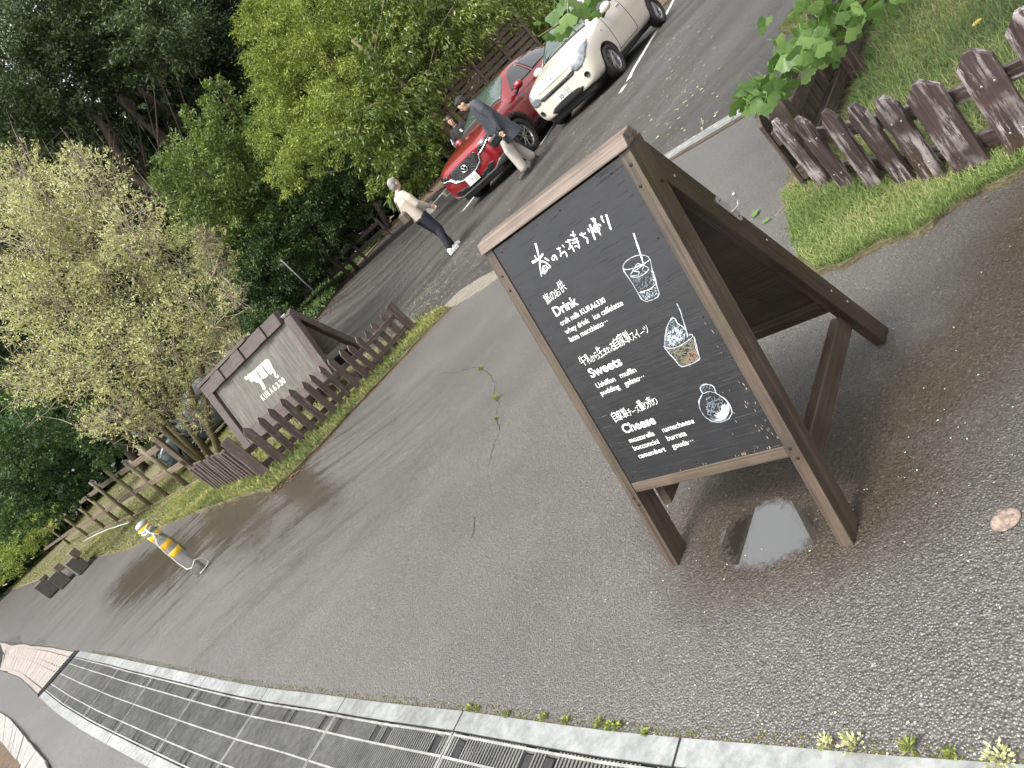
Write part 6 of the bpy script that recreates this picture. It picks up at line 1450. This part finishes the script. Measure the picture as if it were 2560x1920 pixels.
# distant screen of dark trees closing the view to the left
for i, (q, d, lab) in enumerate([([(60, 900, 120), (20, 760, 130), (120, 800, 120), (200, 1000, 100), (60, 1040, 110), (-60, 900, 150), (-40, 1100, 120)], 30, 'dark tree mass behind the left side of the pale shrub'),
                                  ([(330, 850, 120), (430, 960, 80), (300, 980, 90), (480, 820, 90), (240, 880, 90)], 28, 'dark tree mass behind the middle of the pale shrub')]):
    tree('broadleaf_tree', lab, 'tree', q, d, 'leaf_dark', .16, .07, 2.0, None, .2, dj=2, per=60)
tree('maple_tree', 'dark green maple with fine leaves behind the far rail fence', 'tree', [(30, 1000, 70), (60, 1090, 90), (130, 1130, 80), (190, 1180, 55), (60, 1200, 80), (120, 1250, 55), (40, 1300, 55), (170, 1250, 38), (240, 1120, 45), (200, 1080, 60), (-30, 1150, 90), (-20, 1280, 70), (290, 1160, 34)], 17.5, 'leaf_maple', .085, .05, 2.1, onto(AT(120, 1250, 20)), .06, tuft=.34, per=50, limbs=False)
tree('bush', 'bright green low bush at the left edge beside the far path', 'bush', [(30, 1375, 40), (70, 1340, 42), (10, 1420, 36), (120, 1300, 30), (50, 1300, 30)], 21, 'leaf_lime', .07, .035, 2.2, None, .05, limbs=False)
# 3. pale olive-leaved shrub in front
PALE = [(600, 930, 34), (575, 905, 44), (560, 960, 50), (60, 440, 75), (130, 520, 100), (230, 460, 85), (60, 600, 110), (200, 610, 115), (330, 560, 85), (420, 650, 95), (300, 730, 120), (150, 750, 120), (50, 750, 100), (480, 760, 85), (545, 660, 55), (430, 870, 110), (300, 890, 110), (180, 920, 100), (90, 950, 80), (520, 890, 80), (515, 600, 40), (580, 740, 40), (590, 980, 42), (420, 1000, 75), (290, 1030, 70), (560, 820, 45), (20, 500, 60), (590, 870, 40), (180, 400, 40), (350, 1070, 50), (480, 1040, 45), (230, 1060, 40)]
pb = onto(AT(495, 1128, 13.2))
ps = tree('willow_shrub', 'large pale shrub with silvery olive leaves and many twigs left of the cow sign', 'shrub', PALE, 12.6, 'leaf_olive', .056, .0200, .56, pb, .05, bark='bark_mossy', dj=1.1, branch_r=.022, twigs=60, per=7, tuft=.16, up=.5, droop=-.05, limbs=False)
m = MB(); PBv = np.array(pb); tips = [(W3(q[0], q[1], 12.6 + random.uniform(-1, 1)), q[2]) for q in PALE]; roots = [AT(u, v, 13.2) for u, v in ((455, 1105), (500, 1130), (540, 1122), (520, 1140))]
stems = [[(500, 1130), (455, 1045), (400, 960), (350, 880), (300, 800), (250, 700)], [(540, 1125), (500, 1040), (470, 960), (440, 860), (400, 760), (330, 640)], [(470, 1125), (390, 1060), (330, 1020), (240, 950), (150, 880), (60, 800)], [(530, 1130), (520, 1060), (515, 980), (500, 900), (505, 800), (540, 680)], [(455, 1110), (420, 1060), (360, 1010), (300, 900), (200, 800), (120, 660)]]
SW = []
for sx in stems:
    W_ = [AT(u, v, 13.2 - k * .15) for k, (u, v) in enumerate(sx)]; W_[0].z = min(W_[0].z, terr(W_[0].x, W_[0].y)); SW.append(W_); m.tube([w - pb for w in W_], [.075, .062, .05, .04, .03, .018], 8)
m.build('trunk', 'bark_mossy', ps)
m = MB()
for c, r in tips:
    c = Vector(c); best = min(((w - c).length, i, j) for i, W_ in enumerate(SW) for j, w in enumerate(W_[1:], 1)); s = SW[best[1]][best[2]]
    mid = s.lerp(c, .5) + Vector((random.gauss(0, .08), random.gauss(0, .08), -.05)); m.tube([s - pb, mid - pb, c - pb], [.022, .015, .007], 5)
    for _ in range(4):
        e = c + Vector(rng.normal(size=3)) * r * .004 + Vector((0, 0, r * .004)); m.tube([mid - pb, mid.lerp(e, .6) - pb, e - pb], [.010, .007, .003], 4, False)
m.build('limbs', 'twig', ps)
# plank wall behind the parked cars
w0, w1 = onto(AT(1165, 330, 19.6)), onto(AT(1460, 60, 19.0)); 
def plank_wall(pA_, pB_, h0, h1, n, name, label, mat, gap=.02, hh=.15, posts=3):
    t = empty(name, pA_, 0, label, 'fence'); d = pB_ - pA_
    for i in range(n):
        z = h0 + (h1 - h0) * (i + .5) / n; m = MB(); m.beam(UP * z, UP * z + d, .03, (h1 - h0) / n - gap, UP, .003); m.build('plank', mat, t)
    for k in range(posts):
        b = d * (k / (posts - 1)); m = MB(); m.beam(b + UP * -.1, b + UP * (h1 + .03), .09, .09, d, .004); m.build('post', mat, t)
pa_, pb2 = AT(1105, 320, 18.7), AT(1310, 66, 18.7); ga, gb2 = onto(pa_), onto(pb2)
plank_wall(ga, gb2, .5, 2.45, 12, 'plank_fence', 'dark horizontal plank fence behind the parked cars, under the trees', 'wall_plank_wood', .05, posts=5)
la, lb = onto(AT(800, 668, 27.5)), onto(AT(936, 545, 30.5))
plank_wall(la, lb, .25, 1.0, 2, 'rail_fence', 'low dark two-rail fence at the foot of the hedge', 'wall_plank_wood', .22, posts=3)
for i, (u, v) in enumerate([(1088, 500), (1120, 470), (1060, 527)]):
    g0 = onto(AT(u, v, 23 + i * .6)); m = MB(); m.box((0, 0, .06), (1.1, .3, .22), .02, R(48)); o = m.build('kerb_block', 'concrete'); o.location = g0; tag(o, ['concrete wheel stop in the middle of the three beyond the red car', 'concrete wheel stop closest to the red car', 'concrete wheel stop farthest from the red car, by the beige jacket man'][i], 'wheel stop')

# ------------------------------------------------------------------ grass
def blades(poly, n, L, Wd, name, mat, lift=.0, dens_f=None, lean=.7, label=None, hmin=.35, bend=True, O_=None):
    xs = [p[0] for p in poly]; ys = [p[1] for p in poly]; P_ = []
    while len(P_) < n:
        X = rng.uniform(min(xs), max(xs), 4000); Y = rng.uniform(min(ys), max(ys), 4000)
        for x, y in zip(X, Y):
            if inpoly(x, y, poly) and (dens_f is None or random.random() < dens_f(x, y)):
                P_.append((x, y, terr(x, y) + lift))
                if len(P_) >= n: break
    P_ = np.array(P_); l = L * rng.uniform(hmin, 1.2, (n, 1)); az = rng.uniform(0, 6.283, n); ln = rng.uniform(.1, 1, n) * lean
    d1 = np.stack([np.cos(az) * ln, np.sin(az) * ln, np.ones(n)], 1); d1 = unit(d1); d2 = unit(np.stack([np.cos(az) * (ln * 2 + .4), np.sin(az) * (ln * 2 + .4), np.full(n, .5)], 1))
    side = unit(np.stack([-np.sin(az), np.cos(az), np.zeros(n)], 1)) * Wd / 2; mid = P_ + d1 * l * .55; tip = mid + d2 * l * .5
    Q = np.stack([P_ - side, P_ + side, mid + side * .8, mid - side * .8], 1); T_ = np.stack([mid - side * .8, mid + side * .8, tip + side * .15, tip - side * .15], 1)
    pat = np.array([terr(0, 0)]) ; bv = np.clip(.35 + .30 * np.sin(P_[:, 0] * 3.1 + 1.7 * np.sin(P_[:, 1] * 2.3)) * np.sin(P_[:, 1] * 3.7 + P_[:, 0]) + rng.normal(0, .22, n), 0, 1)
    o = quadmesh(name, np.concatenate([Q, T_]), mat, None, np.concatenate([bv, bv])); o['kind'] = 'stuff'; 
    if label: o['label'] = label
    return o
near_v = [p for p in verge_right[:10]] + [(1.95, 3.35), (1.95, 2.5), (2.1, 1.7)]
blades(near_v, 32000, .050, .0024, 'grass', 'grass_near', .02, label='short grass along the verge in front of the right-hand picket fence')
lawn_p = [(1.85, 3.3), (1.85, 2.3), (2.2, 1.4), (2.9, .9), (4.4, 2.6), (6.0, 5.2), (4.2, 5.1), (2.6, 3.9)]
blades(lawn_p, 52000, .095, .0030, 'grass', 'grass_near', .02, label='longer rough grass inside the corner of the right-hand picket fences', lean=1.1)
blades([(1.95, 3.6), (2.6, 4.15), (4.6, 5.7), (5.6, 6.3), (7, 7.2), (4.9, 7.1), (4.3, 6.85), (4.1, 6.35), (3.55, 5.35), (3, 4.75)], 30000, .040, .004, 'grass', 'grass_far', .02, label='mossy yellow-green grass beyond the dark picket fence')
vl_near = verge_left[:11] + P2((420, 1262), (506, 1203), (560, 1180), (640, 1150)) + [(-2.2, 9.2), (-1.4, 10.2), (-.6, 10.9), (.02, 9.8)]
blades(vl_near, 42000, .075, .006, 'grass', 'grass_far', .02, label='short grass strip under the left picket fence')
blades(verge_left, 60000, .10, .012, 'grass', 'grass_far', .02, label='grass bank behind the left fences', dens_f=lambda x, y: 1 if y < 26 else .3)
# ground cover where the lot meets the trees
fe = P2((560, 985), (600, 955), (650, 930), (720, 870), (790, 800), (850, 722), (905, 655), (960, 592), (1040, 522))
gc = fe + [(p[0] - 2.5, p[1] + 7) for p in fe[::-1]]
blades(gc, 26000, .30, .06, 'ground_cover', 'ground_cover', .02, label='leafy green ground cover along the edge of the parking lot', lean=1.0)
# weeds and moss along the drain
m = MB()
for a, b in zip(upo[4:], upo[5:]):
    for _ in range(95):
        f = random.random(); w = random.random() ** 2 * .035; x = a[0] + (b[0] - a[0]) * f; y = a[1] + (b[1] - a[1]) * f; t_ = Vector((b[0] - a[0], b[1] - a[1])).normalized(); x -= t_.y * w; y += t_.x * w
        m.ball((x, y, terr(x, y) + .001), random.uniform(.0018, .0048), 5, 3, (1, 1, .35))
o = m.build('moss', 'moss'); tag(o, 'cushions of olive moss along the asphalt edge of the drain', kind='stuff')
def weed(u, v, s, lab, mat='leaf_lime', kind=0):
    g0 = G(u, v); n = int(90 * s); az = rng.uniform(0, 6.28, n); rr = rng.uniform(0, .022 * s, n); hz = rng.uniform(0, .018 * s, n)
    c = np.stack([np.cos(az) * rr, np.sin(az) * rr, hz], 1); d = unit(np.stack([np.cos(az), np.sin(az), rng.uniform(.2, 1.4, n)], 1))
    if kind: c[:, :2] *= .2; q = leaves(c, d, .035 * s, .003)
    else: q = leaves(c, d, .010, .006)
    o = quadmesh('weed', q, mat, None, rng.uniform(0, 1, n)); o.location = g0 + Vector((0, 0, .004)); tag(o, lab, 'weed', 'weeds growing along the drain edge')
for u, v, s, lab, mt, kd in [(1180, 1772, .9, 'small green weed at the drain edge, leftmost of the near row', 'leaf_lime', 0), (1196, 1775, .9, 'small green weed close to the leftmost one at the drain edge', 'leaf_lime', 0), (1271, 1788, .8, 'round green weed alone beside the pale steel edge', 'leaf_lime', 0), (1362, 1796, 1.0, 'green weed near the middle of the long edge strip', 'leaf_lime', 0), (1421, 1805, .8, 'thin green weed left of the group of three', 'leaf_lime', 0),
                         (1504, 1812, 1.1, 'first of three yellow-green weeds just before the joint in the edge strip', 'leaf_lime', 0), (1530, 1818, 1.0, 'second of three yellow-green weeds before the joint in the edge strip', 'leaf_lime', 0), (1549, 1821, .9, 'third of three yellow-green weeds before the joint in the edge strip', 'leaf_lime', 0), (1620, 1833, .8, 'small weed just past the joint in the edge strip', 'leaf_lime', 0),
                         (2072, 1866, 1.2, 'straw-coloured weed tuft left of the big dry tuft', 'leaf_olive', 0), (2140, 1870, 1.8, 'big dry straw-coloured weed tuft at the drain edge', 'leaf_olive', 0), (2286, 1878, 1.2, 'spiky green grass tuft at the drain edge', 'leaf_lime', 1), (2386, 1893, .7, 'tiny bright green weed right of the spiky tuft', 'leaf_lime', 0), (2505, 1905, 2.0, 'large dry tuft at the bottom right corner', 'leaf_olive', 0)]:
    weed(u, v, s * .58, lab, mt, kd)
for u, v, s, lab in [(1205, 925, 1.1, 'small weed at the upper end of the asphalt crack'), (1244, 1000, 1.3, 'small weed in the middle of the asphalt crack'), (1243, 1050, .8, 'smallest weed at the lower end of the asphalt crack')]: weed(u, v, s * .8, lab, 'leaf_lime', 1)

# petals, fallen leaves and specks
def flakes(n, f, s0, s1, name, mat, label):
    V = []
    while len(V) < n:
        p = f()
        if p is None: continue
        a = random.random() * 6.28; s = random.uniform(s0, s1); z = terr(*p) + .007; k = random.uniform(.4, .9)
        V.append([(p[0] + s * math.cos(a), p[1] + s * math.sin(a), z), (p[0] - s * k * math.sin(a), p[1] + s * k * math.cos(a), z + s * .15), (p[0] - s * math.cos(a), p[1] - s * math.sin(a), z), (p[0] + s * k * math.sin(a), p[1] - s * k * math.cos(a), z + s * .2)])
    o = quadmesh(name, np.array(V), mat); tag(o, label, kind='stuff')
def lotp():
    u, v = random.uniform(650, 1800), random.uniform(0, 950); g0 = G(u, v)
    return (g0.x, g0.y) if g0.y < 26 and inpoly(g0.x, g0.y, lot) else None
flakes(900, lotp, .009, .022, 'fallen_petals', 'petal', 'tiny pale petals scattered over the parking lot')
def lotc():
    x, y = random.gauss(-.2, .9), random.gauss(12.3, .8); return (x, y) if inpoly(x, y, lot) else None
flakes(420, lotc, .010, .022, 'fallen_petals', 'petal', 'dense drift of pale petals near the end of the left fence')
def nearp():
    u, v = random.uniform(0, 2560), random.uniform(400, 1900); g0 = G(u, v); return (g0.x, g0.y) if g0.y < 14 and inpoly(g0.x, g0.y, drain_poly) is False else None
flakes(420, nearp, .0012, .0032, 'pale_specks', 'petal', 'tiny pale specks and grit on the wet asphalt')
def vlp():
    k = random.randrange(0, 9); a, b = verge_left[k], verge_left[k + 1]; f = random.random(); return (a[0] + (b[0] - a[0]) * f + random.gauss(0, .07), a[1] + (b[1] - a[1]) * f + random.gauss(0, .07))
flakes(700, vlp, .009, .022, 'leaf_litter', 'dry_leaf', 'brown dead leaves along the edge of the left grass strip')
def vrp():
    k = random.randrange(0, 8); a, b = verge_right[k], verge_right[k + 1]; f = random.random(); return (a[0] + (b[0] - a[0]) * f + random.gauss(.04, .04), a[1] + (b[1] - a[1]) * f + random.gauss(.02, .04))
flakes(60, vrp, .006, .012, 'leaf_litter', 'dry_leaf', 'a few brown dead leaves in the right-hand verge')
def forp():
    k = random.randrange(0, 8); a, b = fe[k] if k < len(fe) else fe[0], fe[min(k + 1, len(fe) - 1)]; f = random.random(); return (a[0] + (b[0] - a[0]) * f + random.gauss(.2, .3), a[1] + (b[1] - a[1]) * f + random.gauss(-.3, .4))
flakes(700, forp, .03, .07, 'leaf_litter', 'dry_leaf', 'brown leaves along the far edge of the parking lot')
# pink concrete plug in the asphalt
g0 = G(2517, 1303); m = MB(); m.lathe([(.030, 0), (.030, .003), (.026, .005)], (0, 0, 0), (0, 0, 1), 18); o = m.build('survey_marker', 'marker_pink'); o.location = g0 + Vector((0, 0, .002)); o.scale = (1.15, .9, 1); tag(o, 'round worn pinkish marker set in the asphalt at the right edge', 'survey marker')
g0 = G(2458, 82); m = MB(); m.ball((0, 0, 0), .03, 8, 5, (1, .6, .3)); o = m.build('dead_leaf', 'yellow_leaf'); o.location = g0 + Vector((0, 0, .06)); tag(o, 'single yellow leaf lying on the grass right of the ginkgo', 'leaf')

# ------------------------------------------------------------------ ginkgo sprays
def gleaf_mesh(name):
    V, F = [(0, 0, 0)], []; n = 13; cut = random.uniform(.12, .3)
    ph = random.random() * 6
    for k in range(n + 1):
        a = R(-62 + 124 * k / n); notch = 1 - cut * math.exp(-((k - n / 2) / .8) ** 2); r = (.058 + .003 * math.sin(k * 2.1 + ph)) * notch * (1 - .10 * (abs(k - n / 2) / (n / 2)) ** 2)
        for f in (.5, 1): V.append((r * f * math.cos(a), r * f * math.sin(a), .003 * math.sin(a * 3 + ph) * f - .007 * f * f))
    for k in range(n):
        a, b = 1 + 2 * k, 3 + 2 * k; F += [(0, a, b), (a, a + 1, b + 1, b)]
    q = len(V); V += [(-.045, .0015, -.006), (-.045, -.0015, -.006), (0, .0012, 0), (0, -.0012, 0)]; F.append((q, q + 1, q + 3, q + 2))
    me = bpy.data.meshes.new(name); me.from_pydata(V, [], F); a = me.attributes.new('lv', 'FLOAT', 'POINT'); v = random.random(); a.data.foreach_set('value', [min(1, max(0, v + random.uniform(-.1, .1))) for _ in V])
    me.polygons.foreach_set('use_smooth', [True] * len(F)); me.materials.append(MATS['leaf_ginkgo']); me.update(); return me
GM = [gleaf_mesh('ginkgo_leaf') for _ in range(10)]
def spray(label, spine, depth0, depth1, spots, twigs=8):
    SPn = [AT(u, v, depth0 + (depth1 - depth0) * k / (len(spine) - 1)) for k, (u, v) in enumerate(spine)]; O_ = SPn[0].copy()
    t = empty('ginkgo_branch', O_, 0, label, 'branch'); m = MB(); m.tube([p - O_ for p in SPn], [.007 - .0045 * k / (len(SPn) - 1) for k in range(len(SPn))], 7); m.build('twig', 'bark_mossy', t)
    for (u, v, f, sz) in spots:
        d = depth0 + (depth1 - depth0) * f + random.uniform(-.10, .10); p = AT(u, v, d); me = random.choice(GM)
        o = bpy.data.objects.new('leaf', me); COL.objects.link(o); o.parent = t
        down = (Vector((0, 0, -1)) * random.uniform(.5, 1.1) + Vector((random.gauss(0, .45), random.gauss(0, .45), 0))).normalized()
        toc = ((CAM - p).normalized() + Vector((random.gauss(0, .5), random.gauss(0, .5), random.gauss(0, .4)))).normalized(); z = (toc - down * toc.dot(down)).normalized(); y = z.cross(down)
        Mt = Matrix((down, y, z)).transposed().to_4x4(); Mt = Matrix.Translation(p - O_ - down * .03) @ Mt @ Matrix.Diagonal((sz, sz, sz, 1)); o.matrix_local = Mt
    return t
def around(spine, n, wid0, wid1):
    out = []
    for _ in range(n):
        f = random.random(); i = f * (len(spine) - 1); i0 = int(min(i, len(spine) - 2)); u = spine[i0][0] + (spine[i0 + 1][0] - spine[i0][0]) * (i - i0); v = spine[i0][1] + (spine[i0 + 1][1] - spine[i0][1]) * (i - i0)
        w = wid0 + (wid1 - wid0) * f; out.append((u + random.gauss(0, w), v + random.gauss(0, w * .8), f, random.uniform(.60, .95)))
    return out
s1 = [(2330, -160), (2230, -40), (2130, 20), (2060, 90), (2000, 150), (1950, 200), (1900, 240), (1870, 262)]
s1 = [(2700, -420), (2500, -300)] + s1
spray('drooping ginkgo branch thick with fan-shaped leaves at the upper right', s1, 2.35, 2.75, around(s1[3:7], 96, 44, 34) + around(s1[5:], 62, 32, 24) + [(1912, 57, .8, .6), (1925, 60, .8, .5), (1915, 82, .8, .5), (1945, 105, .8, .6), (1897, 283, 1, .65), (2160, 45, .3, 1.0), (2175, 30, .3, 1.0), (2085, 110, .5, .95), (2110, 20, .3, .9), (1990, 45, .5, .6)])
s2 = [(1560, -140), (1520, -50), (1480, -5), (1430, 40), (1390, 65), (1345, 92)]
spray('small ginkgo spray hanging in front of the cream hatchback windscreen', s2, 2.5, 2.6, [(1402, 20, .6, .95), (1388, 43, .7, .95), (1414, 40, .6, .8), (1436, 5, .4, 1.0), (1450, 30, .5, 1.0), (1445, 48, .5, .75), (1420, 55, .6, .85), (1468, 22, .4, .9), (1472, 45, .4, .6), (1430, 75, .6, .95), (1405, 82, .7, 1.0), (1395, 78, .7, .7), (1374, 100, .8, .6), (1480, 30, .3, .8), (1495, 5, .3, .8), (1345, 73, 1, .35), (1335, 95, 1, .35), (1490, 48, .3, .5), (1462, -8, .3, 1.0), (1415, -5, .5, .9), (1504, -8, .2, .8)])
# the ginkgo the sprays hang from: its crown spreads over the right-hand verge, above the frame
gt_ = onto((4.6, .9)); gk = empty('ginkgo_tree', gt_, 0, 'ginkgo tree whose boughs overhang the right-hand picket fence', 'tree')
m = MB(); m.tube([Vector(p) for p in ((0, 0, -.2), (-.05, .1, 1.2), (-.1, .3, 2.4), (-.3, .8, 3.8), (-.5, 1.2, 5.6))], [.19, .16, .14, .11, .05], 10); m.build('trunk', 'bark', gk)
ends = [(1.9, 1.2, 3.2), (2.6, 2.6, 3.0), (3.4, 3.8, 3.1), (1.4, 3.4, 3.6), (2.4, 4.6, 3.8), (3.8, 5.2, 4.0), (2.0, 2.4, 4.6), (3.4, 2.6, 5.0), (4.4, 3.6, 4.6), (3.2, .6, 4.0), (1.3, 2.3, 3.4), (5.4, 2.2, 4.4), (4.6, 5.2, 5.2), (2.9, 4.0, 5.4), (1.2, 4.6, 4.4)]
m = MB(); Q, Bv = [], []
for e in ends:
    e = Vector(e) - gt_; s0_ = Vector((-.1, .3, 2.3)).lerp(Vector((-.5, 1.2, 5.2)), random.random() * .8); m.tube([s0_, s0_.lerp(e, .5) + Vector((0, 0, .25)), e], [.05, .03, .012], 6)
    q_, b__ = clump_leaves(np.array(e), .95, 1500, .07, .065, .25, 14, .1, .3); Q.append(q_); Bv.append(b__)
m.build('limbs', 'bark', gk); quadmesh('crown', np.concatenate(Q), 'leaf_ginkgo', gk, np.concatenate(Bv))
# fallen ginkgo leaves and a twig on the asphalt
for i, (u, v, s) in enumerate([(1902, 530, .9), (1922, 551, .6), (1862, 128 + 0, .0)]):
    if not s: continue
    g0 = G(u, v); o = bpy.data.objects.new('fallen_leaf', GM[i]); COL.objects.link(o); o.location = g0 + Vector((0, 0, .016)); o.rotation_euler = (0, 0, R(150 + 60 * i)); o.scale = (s,) * 3; tag(o, ['larger green ginkgo leaf fallen on the asphalt behind the menu board', 'smaller green ginkgo leaf fallen on the asphalt behind the menu board'][i], 'leaf')
m = MB(); m.tube([G(1938, 540), G(1960, 520) + Vector((0, 0, .004)), G(1978, 505)], .002, 5); tag(m.build('fallen_twig', 'twig'), 'thin twig on the asphalt by the verge behind the menu board', 'twig')
